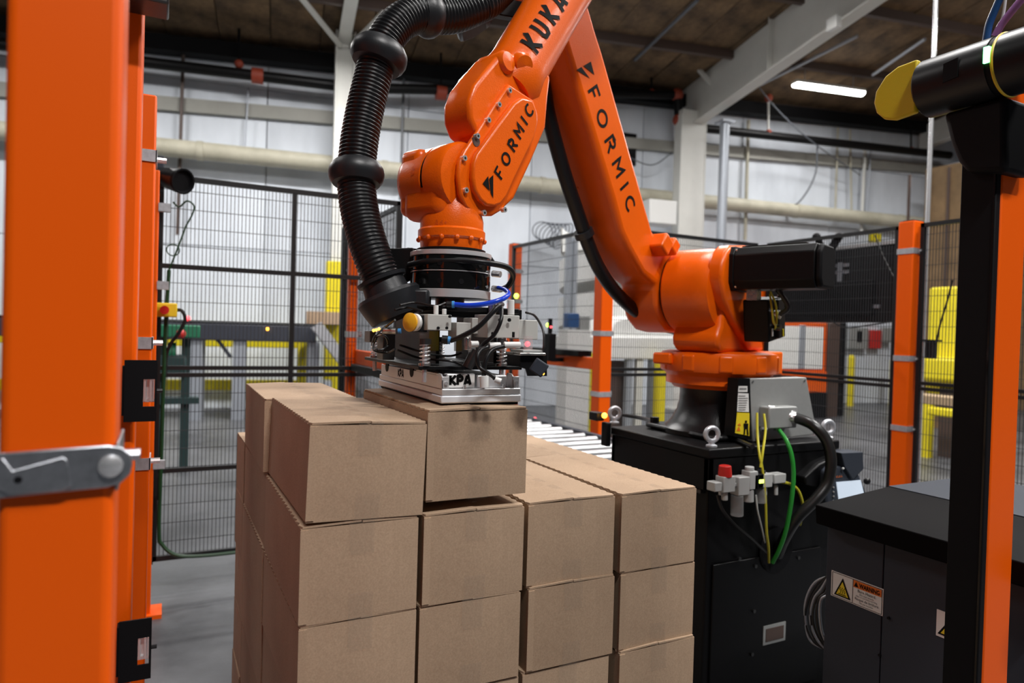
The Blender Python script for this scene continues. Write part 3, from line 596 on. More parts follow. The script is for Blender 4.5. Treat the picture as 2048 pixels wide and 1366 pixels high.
# ================================================================== cardboard boxes on the pallet
BW, BL, BH = .229, .486, .186
Y0 = 1.3; PT = .145
pal = thing('pallet', 'wooden pallet under the stacked cardboard boxes', 'pallet', (.72, 1.93, 0))
for k in range(7): MB().box(.22, 1.22, 1.30+k*.178, 1.40+k*.178, .125, .145).build('deck_board', 'wood', pal)
for k in range(3): MB().box(.22+k*.455, .31+k*.455, 1.30, 2.56, .02, .125).build('stringer', 'wood', pal)
for k in range(3): MB().box(.22, 1.22, 1.30+k*.58, 1.40+k*.58, 0, .02).build('bottom_board', 'wood', pal)
def make_box():
    o = thing('cardboard_box', 'x', 'box', (0, 0, 0))
    w, l, h = BW/2, BL/2, BH; t = .004
    # body: front and side walls bulge a touch; subdivided so the sheet is not dead flat
    b = MB(); nx, nz = 6, 5
    def side(p, u, v, nrm, bul):
        vs = []; 
        for j in range(nz+1):
            for i in range(nx+1):
                a, c = i/nx, j/nz; vs.append(Vector(p)+Vector(u)*a+Vector(v)*c+Vector(nrm)*(bul*math.sin(math.pi*a)*math.sin(math.pi*c)))
        b.add(vs, [(j*(nx+1)+i, j*(nx+1)+i+1, (j+1)*(nx+1)+i+1, (j+1)*(nx+1)+i) for j in range(nz) for i in range(nx)])
    H = h-t
    side((-w, -l, 0), (2*w, 0, 0), (0, 0, H), (0, -1, 0), .0015); side((w, l, 0), (-2*w, 0, 0), (0, 0, H), (0, 1, 0), .0015)
    side((-w, l, 0), (0, -2*l, 0), (0, 0, H), (-1, 0, 0), .003); side((w, -l, 0), (0, 2*l, 0), (0, 0, H), (1, 0, 0), .003)
    b.add([(-w, -l, 0), (-w, l, 0), (w, l, 0), (w, -l, 0)], [(0, 1, 2, 3)]); b.add([(-w, -l, H), (w, -l, H), (w, l, H), (-w, l, H)], [(0, 1, 2, 3)])
    body = b.build('body', 'cardboard', o, org=(0, 0, 0), ang=40)
    # two long top flaps with crushed, scalloped fold edges
    for s in (-1, 1):
        b = MB(); out = []; N = 34
        for i in range(N+1):
            y = -l+.001 + (2*l-.002)*i/N; out.append((s*(w-.0008+(.0026 if i % 2 else -.0022)), y))
        top = [(s*.0012, -l-.001), *out, (s*.0012, l+.001)]; lift = .0035 if s < 0 else .002; n = len(top)
        def zz(x, y): return H + .0008 + (lift*(1-abs(x)/w)*(abs(y)/l)**3 if abs(x) < w*.5 else 0)
        vs = [(x, y, zz(x, y)) for x, y in top] + [(x, y, zz(x, y)+t) for x, y in top]
        fs = [tuple(range(n-1, -1, -1)) if s > 0 else tuple(range(n)), tuple(range(n, 2*n)) if s > 0 else tuple(range(2*n-1, n-1, -1))] + [((i, (i+1) % n, n+(i+1) % n, n+i) if s > 0 else (i, n+i, n+(i+1) % n, (i+1) % n)) for i in range(n)]
        if s < 0: pass
        b.add(vs, fs); b.build('top_flap', 'cardboard', o, org=(0, 0, 0), ang=20)
    # corner seam strip at the front left edge
    MB().box(-w-.0012, -w+.014, -l-.0022, -l+.0005, .004, H-.002).build('joint_flap', 'cardboard', o, org=(0, 0, 0))
    # tape: along the top seam and down the front, up the front from below
    tw = .024
    b = MB(); zt = h+.0026
    ys = [-l-.0018 + (2*l+.0036)*i/24 for i in range(25)]
    P = [(-l-.0034, h-.062), (-l-.0036, h-.03), (-l-.003, h-.004), (-l-.0012, zt)] + [(y, zt+.0006*math.sin(i*1.7)) for i, y in enumerate(ys[1:-1])] + [(l+.0012, zt), (l+.003, h-.004), (l+.0034, h-.06)]
    vs = [(-tw, y, z) for y, z in P] + [(tw, y, z) for y, z in P]; n = len(P)
    b.add(vs, [(i, n+i, n+i+1, i+1) for i in range(n-1)]); b.build('tape', 'tape', o, org=(0, 0, 0))
    b = MB(); b.add([(-tw, -l-.003, -.001), (tw, -l-.003, -.001), (tw, -l-.0036, .05), (-tw, -l-.0036, .05)], [(0, 1, 2, 3)]); b.build('tape', 'tape', o, org=(0, 0, 0))
    return o
bproto = make_box(); used = False
COLX = [.239, .4765, .723, .971]
lay = {6: 'top layer', 5: 'second layer from the top', 4: 'third layer from the top', 3: 'fourth layer from the top', 2: 'fifth layer from the top', 1: 'bottom layer'}
cols = ['left front column', 'second front column', 'third front column', 'right front column']
def put(x, y, z, rz=0, label='', grp='cardboard boxes stacked on the pallet', tilt=(0, 0)):
    global used
    o = bproto if not used else clone(bproto); used = True
    o.location = (x, y, z); o.rotation_euler = (tilt[0], tilt[1], rz); o['label'] = label; o['group'] = grp; o['category'] = 'box'
    return o
rnd = random.Random(3)
def zl(L): return PT + (L-1)*(BH+.0006) + .0
for L in range(1, 6):
    for c in range(4):
        for r in range(2):
            jx = rnd.uniform(-.004, .004); jy = rnd.uniform(-.004, .006); rz = rnd.uniform(-.011, .011)
            if L >= 4 and c == 0 and r == 0: jx = -.002
            vis = (r == 0 and L >= 3) or (L == 5)
            lab = f'cardboard box in the {cols[c]}, {lay[L]}' if r == 0 and L >= 3 else (f'cardboard box right behind the {cols[c]}, {lay[L]}' if vis else 'plain cardboard box low or deep inside the pallet stack')
            put(COLX[c]+BW/2+jx, Y0+BL/2+r*.489+jy, zl(L), rz, lab)
    for k in range(2):
        put(.239+BL/2+k*.492+rnd.uniform(-.003, .003), 2.29+BW/2, zl(L), math.pi/2+rnd.uniform(-.006, .006), f'crosswise cardboard box at the far left of the stack, {lay[L]}' if (k == 0 and L >= 3) else 'plain cardboard box low or deep inside the pallet stack')
put(COLX[0]+BW/2+.004, Y0+BL/2-.006, zl(6)+.0045, .004, 'taped cardboard box on top of the left front column', tilt=(0, .026))
put(COLX[0]+BW/2-.004, Y0+BL/2+.490, zl(6)+.002, -.012, 'cardboard box on top behind the taped left front box')
HB = put(COLX[1]+BW/2+.0035, Y0+BL/2+.0, 1.452-.1625-BH-.001, .006, 'cardboard box held up by the white vacuum gripper', grp='cardboard boxes stacked on the pallet')
# ================================================================== the robot
Z0 = 1.066
rb = thing('industrial_robot', 'big orange industrial robot arm standing on the black pedestal', 'robot', RW(0, 0, Z0))
N3 = Vector((RN.x, RN.y, 0)); E3 = Vector((RE.x, RE.y, 0))
def sz(px, t): return [rp(x, y, t) for x, y in px]
def szprism(poly, t0, t1, mi=0, mb=None):
    b = mb or MB(); b.prism([RW(s, t0, z) for s, z in poly], N3*(t1-t0)); return b
# black base casting
b = MB(); b.lathe([(.215, 0), (.215, .018), (.20, .028), (.180, .05), (.160, .09), (.150, .13), (.147, .165), (.150, .185), (.150, .195)], RW(0, 0, Z0), UP, 48); base = b.build('base_casting', 'black_cast', rb)
b = MB()
b.obox(RW(0, 0, Z0+.012), Vector((.205, 0, 0)), Vector((0, .205, 0)), UP*.012); b.build('foot_plate', 'black_cast', rb, bevel=.012)
for sx in (-1, 1):
    for sy in (-1, 1):
        p = RW(0, 0, Z0+.024)+Vector((sx*.175, sy*.175, 0)); MB().cyl(p, p+UP*.022, .019, n=6).build('foot_bolt', 'black_paint', base)
# orange turning ring
ZR = lambda y: rp(1436, y, -0.0)[1]
b = MB(); b.lathe([(.15, 1.250), (.175, 1.250), (.185, 1.262), (.205, 1.268), (.205, 1.300), (.215, 1.312), (.228, 1.318), (.232, 1.330), (.232, 1.375), (.226, 1.392), (.20, 1.398), (.17, 1.40)], RW(0, 0, 0), UP, 56)
ring = b.build('turning_ring', 'orange_cast', rb)
for k in range(10):
    a = 2*math.pi*k/10+.3; d = Vector((math.cos(a), math.sin(a), 0)); q = UP.cross(d)
    b = MB(); b.obox(RW(0, 0, 1.352)+d*.217, d*.018, q*.028, UP*.034); b.build('lug', 'orange_cast', ring, bevel=.010, seg=3)
# box lug at ring's right and left
for (x0, x1, y0, y1, t) in ((1500, 1548, 703, 752, .12), (1322, 1340, 705, 728, -.13)):
    s0, z0 = rp(x0, y1, t); s1, z1_ = rp(x1, y0, t); b = szprism([(s0, z0), (s1, z0), (s1, z1_), (s0, z1_)], t-.04, t+.04); b.build('stop_lug', 'orange_cast', ring, bevel=.008)
# carousel body under the shoulder drum
b = MB()
prof = [(-.17, 1.395), (.20, 1.395), (.235, 1.42), (.24, 1.455), (.21, 1.50), (.20, 1.63), (-.12, 1.63), (-.17, 1.52)]
szprism(prof, -.085, .11, mb=b); car = b.build('shoulder_casting', 'orange_cast', rb, bevel=.018, seg=3)
A2s, A2z = .140, 1.635
b = MB(); b.lathe([(.10, -.115), (.157, -.105), (.163, -.098), (.163, .03), (.160, .06), (.150, .085), (.10, .095)], RW(A2s, 0, A2z), N3, 56); b.build('shoulder_drum', 'orange_cast', rb)
# black ring standing for the shadow in the drum seam gap
b = MB(); b.lathe([(.12, -.112), (.152, -.112), (.152, -.100), (.12, -.100)], RW(A2s, 0, A2z), N3, 48); b.build('seam_ring', 'black_matte', rb)
# motor flange web
t = .085; web = sz([(1440, 492), (1428, 505), (1420, 530), (1418, 560), (1425, 600), (1440, 634), (1458, 665), (1478, 700), (1505, 700), (1492, 640), (1482, 560), (1480, 497), (1470, 492)], t)
b = szprism(web, .07, .135); b.build('motor_web', 'orange_cast', rb, bevel=.014, seg=3)
b = szprism(sz([(1440, 500), (1360, 503), (1352, 512), (1440, 530)], .0), -.08, .08); 
# white sheen sticker plate on the drum top
# shoulder motor (black)
mc_s, mc_z = rp(1478, 540, .14); hw = .078
oct_ = [(-hw, -hw*.62), (-hw*.72, -hw), (hw*.72, -hw), (hw, -hw*.62), (hw, hw*.62), (hw*.72, hw), (-hw*.72, hw), (-hw, hw*.62)]
cs_, cz_ = mc_s-.005, mc_z
b = szprism([(cs_+a, cz_+c) for a, c in oct_], .135, .44); mot = b.build('shoulder_motor', 'black_paint', rb, bevel=.004)
b = szprism([(cs_+a*.96, cz_+c*.96) for a, c in oct_], .44, .462); b.build('end_cap', 'black_matte', mot, bevel=.008)
b = szprism([(cs_+a*1.06, cz_+c*1.06) for a, c in oct_], .128, .152); b.build('flange', 'black_paint', mot, bevel=.003)
b = szprism([(cs_-.055, cz_+.079), (cs_+.055, cz_+.079), (cs_+.05, cz_+.083), (cs_-.05, cz_+.083)], .17, .40); b.build('cover_plate', 'glossy_black', mot)
for a, c in ((-.06, -.066), (.06, -.066), (.06, .066), (-.06, .066)):
    p = RW(cs_+a, .152, cz_+c); MB().cyl(p, p+N3*.006, .007, n=10).build('screw', 'steel', mot)
# second motor block with cables hanging under the shoulder motor
c0 = rq(1525, 638, .20); uu = (rq(1545, 632, .20)-c0).normalized(); ww = (rq(1535, 668, .20)-c0); ww = (ww-uu*ww.dot(uu)).normalized(); vv = uu.cross(ww)
b = MB(); b.obox(c0, uu*.062, ww*.080, vv*.05); blk = b.build('turning_motor', 'black_paint', rb, bevel=.006)
b = MB(); b.obox(c0+vv*(-.052 if vv.dot(N3) < 0 else .052)+uu*.028, uu*.03, ww*.074, vv*.012); b.build('cover', 'black_plastic', blk, bevel=.004)
sgn = 1 if vv.dot(FW) < 0 else -1; fc = c0+vv*sgn*.055
for a, c, r, mt in ((-.02, -.02, .017, 'steel_bright'), (-.015, .03, .012, 'dark_steel')):
    p = fc+uu*a+ww*c; MB().cyl(p, p+vv*sgn*.02, r, n=14).build('connector', mt, blk)
MB().obox(fc+uu*(-.045)+ww*.045, uu*.006, ww*.014, vv*.001).build('sticker', 'print_white', blk)
MB().obox(fc+uu*.03+ww*.055, uu*.004, ww*.014, vv*.012).build('yellow_mark', 'yellow_paint', blk)
p = fc+uu*(-.02)+ww*(-.02)+vv*sgn*.02
b = MB(); b.tube(spline([p, p+vv*sgn*.03-ww*.03, p-ww*.09-uu*.01, p-ww*.13-uu*.03+vv*sgn*(-.02)]), .010, 10); b.build('motor_cable', 'cable_black', blk)
b = MB(); b.tube(spline([fc+ww*(-.1)-uu*.06, fc+ww*(-.05)-uu*.095+vv*sgn*.02, fc+ww*(.0)-uu*.085+vv*sgn*.02, fc+ww*(.01)-uu*.055+vv*sgn*.02, fc+ww*(-.06)-uu*.035+vv*sgn*.01, fc+ww*(-.11)-uu*.055]), .0035, 8); b.build('earth_wire', 'cable_yellow', blk)
b = MB(); b.tube(spline([fc+ww*(-.02)-uu*.04, fc+ww*(.02)-uu*.045+vv*sgn*.012, fc+ww*(.035)-uu*.025]), .0035, 8); b.build('earth_wire', 'cable_yellow', blk)
b = MB(); q0 = fc+ww*(-.08)+uu*(.03); b.tube(spline([q0, q0-ww*.03+uu*.01, q0-ww*.05-uu*.03, q0-ww*.04-uu*.06]), .008, 8); b.build('motor_cable', 'cable_black', blk)
MB().obox(rq(1508, 574, .2), E3*.02, N3*.02, UP*.05).build('bracket', 'steel', rb)
# upright link
tf, tb_ = -.115, -.285
front = sz([(1100, -40), (1118, 40), (1137, 106), (1226, 400), (1243, 465), (1259.6, 500), (1287, 549), (1311, 590)], tf)
back = sz([(1308, 465), (1208, 106), (1192, 55), (1165, -40)], tf)
hub = [(A2s+.168*math.cos(math.radians(a)), A2z+.168*math.sin(math.radians(a))) for a in (5, -20, -45, -70, -95, -120, -150, 180, 150, 125)]
poly = front[:7] + hub + back
b = szprism(poly, tb_, tf); lk = b.build('upright_link', 'orange_cast', rb, bevel=.022, seg=4)
# casting bosses where the link meets the drum
for px, rr in (((1318, 490), .032), ((1335, 494), .026)):
    p = rq(*px, -.10); b = MB(); b.obox(p, (E3*.8+UP*.6)*rr, (UP*.8-E3*.6)*rr*1.1, N3*.04); b.build('boss', 'orange_cast', lk, bevel=.010, seg=3)
for px in ((1132, 308), (1148, 368)):
    p = rq(*px, -.27); b = MB(); b.obox(p, E3*.012, UP*.022, N3*.03); b.build('bracket_pad', 'orange_cast', lk, bevel=.005)
# lettering down the link: baseline on the left, text reads downwards
def planefn(o, u, v, off): return lambda a, c: o + u*a + v*c + off
t_ = tf+.0012
o0 = rq(1172, 176, t_); o1 = rq(1254, 425, t_); uu = (o1-o0); LL = uu.length; uu.normalize(); vv = N3.cross(uu)
if vv.dot(rq(1210, 180, t_)-o0) < 0: vv = -vv
hh = .062
def tlen(t, gap): return sum(GL[c][0]+gap for c in t)-gap
gp_ = (LL/hh - tlen('FORMIC', 0))/5
o0b = rq(1176, 182, t_)
b = MB(); lettering(b, 'FORMIC', planefn(o0b, uu, vv, Vector()), hh, .0105, gap=gp_*.98); b.build('lettering', 'print_black', lk, flat=True)
def decal(px, t, par, mt='print_black', name='emblem'):
    b = MB(); b.add([rq(x, y, t) for x, y in px], [tuple(range(len(px)))]); return b.build(name, mt, par, flat=True)
decal([(1153, 140), (1163, 134), (1180, 157)], t_, lk); decal([(1167, 132), (1182, 123), (1189, 150)], t_, lk)
# hose running along the link (behind it, on the side facing the gripper)
pts = [rq(x, y, -.235) for x, y in ((1060, 60), (1085, 165), (1098, 235), (1128, 345), (1160, 440), (1178, 492), (1200, 540), (1232, 585), (1275, 625), (1312, 647), (1352, 658))]
lh = MB().tube(spline(pts, 8), .026, 14).build('link_hose', 'hose_black', rb)
p = rq(1168, 467, -.235); d = (pts[5]-pts[4]).normalized(); MB().cyl(p-d*.012, p+d*.012, .036, n=18).build('clamp', 'collar_rubber', lh)
# forearm: tube, elbow casting, belt cover
ft_ = 0.0; FR = .083
a0 = Vector(rp(1094, 38, ft_)); a1 = Vector(rp(1034, 141, ft_)); fd = (a1-a0).normalized(); fn = Vector((-fd.y, fd.x))
def FA(k, t=0): q = a0 + fd*k; return RW(q.x, ft_+t, q.y)
Lf = (a1-a0).length
fd3 = (FA(1)-FA(0)).normalized()
b = MB(); b.lathe([(.105, -.42), (.11, -.40), (.105, -.30), (FR*1.04, -.22), (FR*1.0, -.05), (FR*.98, Lf), (FR*1.06, Lf+.05), (FR*.9, Lf+.09)], FA(0), fd3, 48); fa = b.build('forearm', 'orange_cast', rb)
# elbow joint (out of frame above): hub that carries the forearm on the link
lc = (Vector(back[-1])+Vector(front[0]))/2; ld = (lc-Vector((A2s, A2z))).normalized()
k_el = -.36; qe = a0+fd*k_el
b = MB(); b.lathe([(.10, -.30), (.135, -.285), (.135, -.02), (.12, .08), (.06, .09)], RW(qe.x, 0, qe.y), N3, 40); b.build('elbow_hub', 'orange_cast', rb)
# elbow-to-wrist casting
tc = .085
cast = sz([(1047, 118), (1085, 158), (1080, 200), (1075, 260), (1045, 330), (1012, 400), (985, 425), (950, 430), (922, 400), (912, 350), (918, 315), (945, 280), (933, 270), (922, 240), (921, 205), (932, 175), (950, 152), (985, 110)], .03)
b = szprism(cast, -.035, .062); ec = b.build('wrist_casting', 'orange_cast', fa, bevel=.02, seg=4)
b = szprism(sz([(985, 108), (1030, 100), (1062, 135), (1045, 175), (990, 230), (945, 245), (922, 225), (925, 185), (945, 150)], -.02), -.085, .03); b.build('wrist_motor_housing', 'orange_cast', fa, bevel=.03, seg=4)
# raised boss on the forearm end
p = rq(1046, 130, .07); b = MB(); b.lathe([(.030, -.06), (.030, .0), (.024, .010), (.0, .013)], p, (N3*.8+fd3*.4), 24); b.build('boss', 'orange_cast', fa)
p = rq(1012, 125, .06); b = MB(); b.lathe([(.030, -.06), (.030, .0), (.024, .010), (.0, .013)], p, (N3*.8-fd3*.1), 24); b.build('boss', 'orange_cast', fa)
# flange plate with screws and raised belt cover
plate = sz([(1017, 168), (1035, 180), (1066, 200), (1077, 235), (1072, 262), (1052, 305), (1030, 350), (1008, 418), (985, 432), (955, 432), (932, 415), (920, 388), (916, 350), (919, 322), (930, 300), (955, 262), (985, 215)], .07)
b = szprism(plate, .058, .072); bp_ = b.build('cover_plate', 'orange_cast', fa, bevel=.005)
cov = sz([(1066, 200), (1075, 222), (1077, 245), (1070, 275), (1049, 318), (1030, 358), (1015, 392), (1003, 408), (990, 413), (975, 411), (962, 400), (951, 380), (947, 355), (949, 325), (955, 308), (1000, 245), (1030, 205), (1045, 195)], .088)
b = szprism(cov, .07, .088); bc = b.build('belt_cover', 'orange_cast', fa, bevel=.006, seg=3)
for x, y in ((1017, 182), (996, 210), (975, 241), (953, 273), (927, 317), (930, 381), (966, 426), (1007, 420)):
    p = rq(x, y, .072); MB().cyl(p-N3*.004, p+N3*.007, .0068, n=12).build('screw', 'steel_bright', bp_); MB().cyl(p+N3*.0065, p+N3*.0075, .003, n=6).build('socket', 'black_matte', bp_)
p = rq(953, 283, .0725); MB().cyl(p-N3*.01, p+N3*.0008, .012, n=16).build('hole', 'brown_steel', bp_)
t_ = .0895; o0 = rq(1004, 360, t_); o1 = rq(1069, 222, t_); uu = (o1-o0); LL = uu.length; uu.normalize(); vv = N3.cross(uu)
if vv.dot(rq(975, 320, t_)-o0) < 0: vv = -vv
hh = .0315; gp_ = (LL/hh - tlen('FORMIC', 0))/5
b = MB(); lettering(b, 'FORMIC', planefn(o0, uu, vv, Vector()), hh, .0058, gap=gp_); b.build('lettering', 'print_black', bc, flat=True)
decal([(966, 367), (977, 352), (980, 382)], t_, bc); decal([(979, 357), (987, 350), (987, 397), (982, 386)], t_, bc)
MB().add([rq(1028, 200, t_), rq(1027, 203, t_), rq(1003, 238, t_), rq(1002, 240, t_)], [(0, 1, 3), (0, 2, 3)])
# KUKA on the forearm tube (wraps on the cylinder)
k0 = rp(1075, 109, FR*.98); k1 = rp(1136, 8, FR*.98); kb = Vector(k0); ku = (Vector(k1)-kb); KL = ku.length; ku.normalize(); kv = Vector((-ku.y, ku.x))
if kv.dot(Vector(rp(1055, 90, FR*.98))-kb) < 0: kv = -kv
def kfn(a, c):
    q = kb + ku*a + kv*c; dd = (q-a0).dot(fn); r = FR*1.0+.0012
    return RW(q.x, math.sqrt(max(1e-6, r*r-dd*dd)) if abs(dd) < r else 0, q.y)
hh = .047; gk = (KL/hh-tlen('KUKA', 0))/3
b = MB(); lettering(b, 'KUKA', kfn, hh, .0112, gap=gk, slant=.12, sub=.006); b.build('lettering', 'print_black', fa, flat=True)
# wrist hand: drum along the fifth axis and the flange pointing down
ws, wz = rp(905, 362, 0)
b = MB(); b.lathe([(.05, .055), (.082, .05), (.088, .04), (.088, -.012), (.083, -.018)], RW(ws, 0, wz), N3, 44); b.build('wrist_drum', 'orange_cast', fa)
b = MB(); b.lathe([(.07, -.0235), (.0835, -.0235), (.0835, -.016), (.07, -.016)], RW(ws, 0, wz), N3, 44); b.build('seam_ring', 'black_matte', fa)
wh = sz([(945, 305), (905, 300), (870, 288), (840, 290), (812, 302), (806, 330), (803, 385), (808, 425), (830, 445), (900, 455), (965, 450), (962, 400), (958, 350)], -.06)
b = MB(); b.lathe([(.072, -.125), (.083, -.112), (.087, -.095), (.087, -.024)], RW(ws, 0, wz), N3, 44); hand = b.build('wrist_hand', 'orange_cast', rb)
b = MB(); b.obox(RW(ws, -.080, wz-.006), E3*.074, UP*.082, N3*.040); b.build('hand_block', 'orange_cast', hand, bevel=.020, seg=4)
gx, gy = .632, 1.575     # sixth axis
fz = lambda y: at(902, y, D=1.735).z
G = Vector((gx, gy, 0))
cpt = RW(ws, -.06, wz)
b = MB(); b.obox((cpt+Vector((gx, gy, wz)))/2-UP*.040, E3*.080, N3*.074, UP*.062); b.build('hand_web', 'orange_cast', hand, bevel=.03, seg=4)
b = MB(); b.lathe([(.060, fz(512)), (.075, fz(508)), (.078, fz(488)), (.083, fz(484)), (.083, fz(470)), (.078, fz(466)), (.078, fz(450)), (.072, fz(430)), (.06, fz(400))], G, UP, 48); wf = b.build('wrist_flange', 'orange_cast', hand)
for k in range(14):
    a = 2*math.pi*k/14; p = G+Vector((math.cos(a)*.081, math.sin(a)*.081, fz(487))); MB().sph(p, .0065, 8, 5).build('screw', 'orange_cast', wf)
for (x, y) in ((823, 317), (806, 374)):
    p = rq(x, y, -.105); r = (CAM-p).normalized(); MB().cyl(p-r*.02, p+r*.012, .009, n=14).build('hole', 'brown_steel', hand)
# cast-in axis marks
def mark(txt, x, y, t, h):
    p = rq(x, y, t); 
t_ = 0
def drumfn(o, rad, s0):
    def f(a, c):
        ang = s0 + c/rad
        return RW(ws, 0, wz) + N3*(a) + (E3*math.cos(ang)+UP*math.sin(ang))*rad
    return f
b = MB(); lettering(b, 'A5-', lambda a, c: RW(ws, 0, wz)+N3*(-.052+c)+(E3*math.cos(.05+a/.088)+UP*math.sin(.05+a/.088))*.0882, .013, .0022, gap=.25, sub=.004); b.build('cast_mark', 'orange_dull', hand, flat=True)
ga = math.atan2(-gy, -gx)
b = MB(); lettering(b, 'A6+', lambda a, c: G+Vector((math.cos(ga-.55+a/.0785)*.0785, math.sin(ga-.55+a/.0785)*.0785, fz(466)+c)), .013, .0022, gap=.25, sub=.004); b.build('cast_mark', 'orange_dull', hand, flat=True)
# ---- dress pack hose
hp = [(985, -6, 1.86), (955, 12, 1.82), (910, 30, 1.79), (868, 32, 1.76), (835, 30, 1.73), (800, 45, 1.70), (772, 78, 1.68), (756, 118, 1.67), (742, 170, 1.66), (728, 230, 1.65), (718, 290, 1.64), (713, 350, 1.63), (716, 400, 1.62), (727, 455, 1.61), (744, 510, 1.60), (762, 556, 1.60), (776, 590, 1.60)]
hpts = [at(x, y, D=d) for x, y, d in hp]; e_in = FA(-.40, -.14)
path = resample(spline([e_in, (e_in+hpts[0])/2+UP*.03] + hpts, 24), .0024)
RH = .0455; rad = []
for i in range(len(path)): rad.append(RH*(1.0 if i % 4 in (0, 1) else .93))
hs = MB().tube(path, rad, 22).build('ribbed_hose', 'hose_black', rb, ang=60)
def near(x, y):
    return min(range(len(path)), key=lambda i: ((lambda q: (q.dot(RT)/q.dot(FW)*FPX+1024-x)**2+(q.dot(DN)/q.dot(FW)*FPX+683-y)**2)(path[i]-CAM)))
for x, y, L, r in ((757, 112, .058, .070), (713, 350, .055, .066), (856, 33, .05, .056)):
    i = near(x, y); d = (path[min(i+4, len(path)-1)]-path[i-4]).normalized(); L2 = L/2
    MB().lathe([(.046, -L2), (r*.84, -L2*.95), (r*.97, -L2*.5), (r, -L2*.1), (r, L2*.15), (r*.95, L2*.55), (r*.84, L2*.9), (.046, L2)], path[i], d, 30).build('hose_collar', 'collar_rubber', hs)
# top guide bracket
b = MB(); c = at(958, 12, D=1.86); b.prism([at(x, y, D=1.80) for x, y in ((918, -12), (905, 30), (914, 56), (945, 45), (978, 22), (990, -12))], FW*.10); gb = b.build('hose_guide', 'black_plastic', hs, bevel=.012)
MB().bar(at(955, 8, D=1.88), FA(-.05, -.07), .03, .05).build('guide_arm', 'black_paint', hs, bevel=.003)
# lower socket
d = (path[-1]-path[-30]).normalized(); e0 = path[-1]
MB().lathe([(.047, -.036), (.060, -.038), (.058, -.030), (.050, -.027), (.052, -.012), (.054, 0), (.072, .002), (.076, .010), (.070, .035), (.062, .062), (.03, .066)], e0-d*.004, d, 34).build('hose_socket', 'collar_rubber', hs)
sd = RT*.9+FW*.3
b = MB(); b.obox(e0+d*.022+RT*.060-DN*.01, RT*.030, DN*.022, FW*.03); b.build('socket_clip', 'collar_rubber', hs, bevel=.006)
# ================================================================== vacuum gripper
YF, YB = 1.352, 1.825; XL, XR_ = .529, .722; GZ = 1.452-.1625
gr = thing('vacuum_gripper', 'white and black vacuum gripper hanging from the robot wrist onto the raised box', 'gripper', (.625, 1.58, GZ))
def zf(y, x=900): return at(x, y, Y=YF).z
MB().box(XL+.006, XR_-.006, YF+.006, YB-.006, GZ, GZ+.006).build('foam_pad', 'black_matte', gr)
bp2 = MB(); bp2.box(XL, XR_, YF, YB, GZ+.006, GZ+.0225); bp2 = bp2.build('suction_plate', 'alu_white', gr, bevel=.003)
MB().box(XL+.002, XR_-.002, YF+.002, YB-.002, GZ+.023, GZ+.037).build('plate_frame', 'alu', gr, bevel=.002)
zt = GZ+.037; zt2 = zf(748)
# aluminium boxes on the plate
kb_ = MB(); kb_.box(XL+.016, XL+.083, YF+.012, YB-.03, zt, zt2); kb_ = kb_.build('alu_housing', 'alu', gr, bevel=.003)
MB().box(XL+.090, XR_-.03, YF+.016, YB-.04, zt, zt2-.004).build('alu_housing', 'alu', gr, bevel=.003)
b = MB(); b.add([(XL+.018, YF+.0105, zt+.002), (XL+.081, YF+.0105, zt+.002), (XL+.081, YF+.0105, zt2-.003), (XL+.018, YF+.0105, zt2-.003)], [(0, 1, 2, 3)]); b.build('name_plate', 'print_white', kb_, flat=True)
for x0 in (XL+.002, XR_-.022):
    P = [(0, 0), (.0, 0)]; yb = YF+.004
    b = MB(); pr_ = [(x0, yb, zt)] + [(x0, yb, zt2-.014)] + arc((x0, yb+.014, zt2-.014), (0, 1, 0), (0, 0, 1), .014, 180, 90, 6)[1:] + [(x0, yb+.16, zt2)] + arc((x0, yb+.16, zt2-.014), (0, 1, 0), (0, 0, 1), .014, 90, 0, 6)[1:] + [(x0, yb+.174, zt)]
    if x0 > .6: pr_ = [(x0, yb, zt)] + [(x0, yb, zt2-.014)] + arc((x0, yb+.014, zt2-.014), (0, 1, 0), (0, 0, 1), .014, 180, 90, 6)[1:] + [(x0, yb+.03, zt2), (x0, yb+.045, zt)]
    b.prism(pr_, (.004, 0, 0)); b.box(x0, x0+.017, yb, yb+.0035, zt, zt2-.006); k = b.build('end_bracket', 'alu', gr, bevel=.0012)
    MB().cyl((x0+.009, yb, zt+.012), (x0+.009, yb-.004, zt+.012), .004, n=10).build('bolt', 'steel_bright', k)
b = MB(); lettering(b, 'KPA', lambda a, c: Vector((XL+.022+a, YF+.0098, zt+.008+c)), .020, .0062, gap=.14, sub=.02); b.build('lettering', 'print_black', kb_, flat=True)
b = MB(); lettering(b, 'KPA', lambda a, c: Vector((XL+.0013, YF+.305-a, zt+.006+c)), .018, .005, gap=.14, sub=.02); b.build('lettering', 'print_black', kb_, flat=True)
b = MB(); b.box(XL+.0015, XL+.0055, YF+.02, YB-.02, zt, zt2-.004); b.build('side_plate', 'alu', gr, bevel=.001)
for yy in (YF+.20, YF+.40):
    MB().cyl((XL+.0005, yy, zt2-.008), (XL+.004, yy, zt2-.008), .013, n=18).build('side_hole', 'black_matte', gr)
for k in range(6):
    for xx in (XL+.006, XR_-.006):
        y = YF+.012+k*.088; MB().cyl((xx, y, GZ+.037), (xx, y, GZ+.051), .0035, n=8).build('stud', 'steel_bright', gr)
for x in (XL+.055, XL+.1, XL+.15): MB().cyl((x, YF+.005, GZ+.037), (x, YF+.005, GZ+.046), .0035, n=8).build('stud', 'steel_bright', gr)
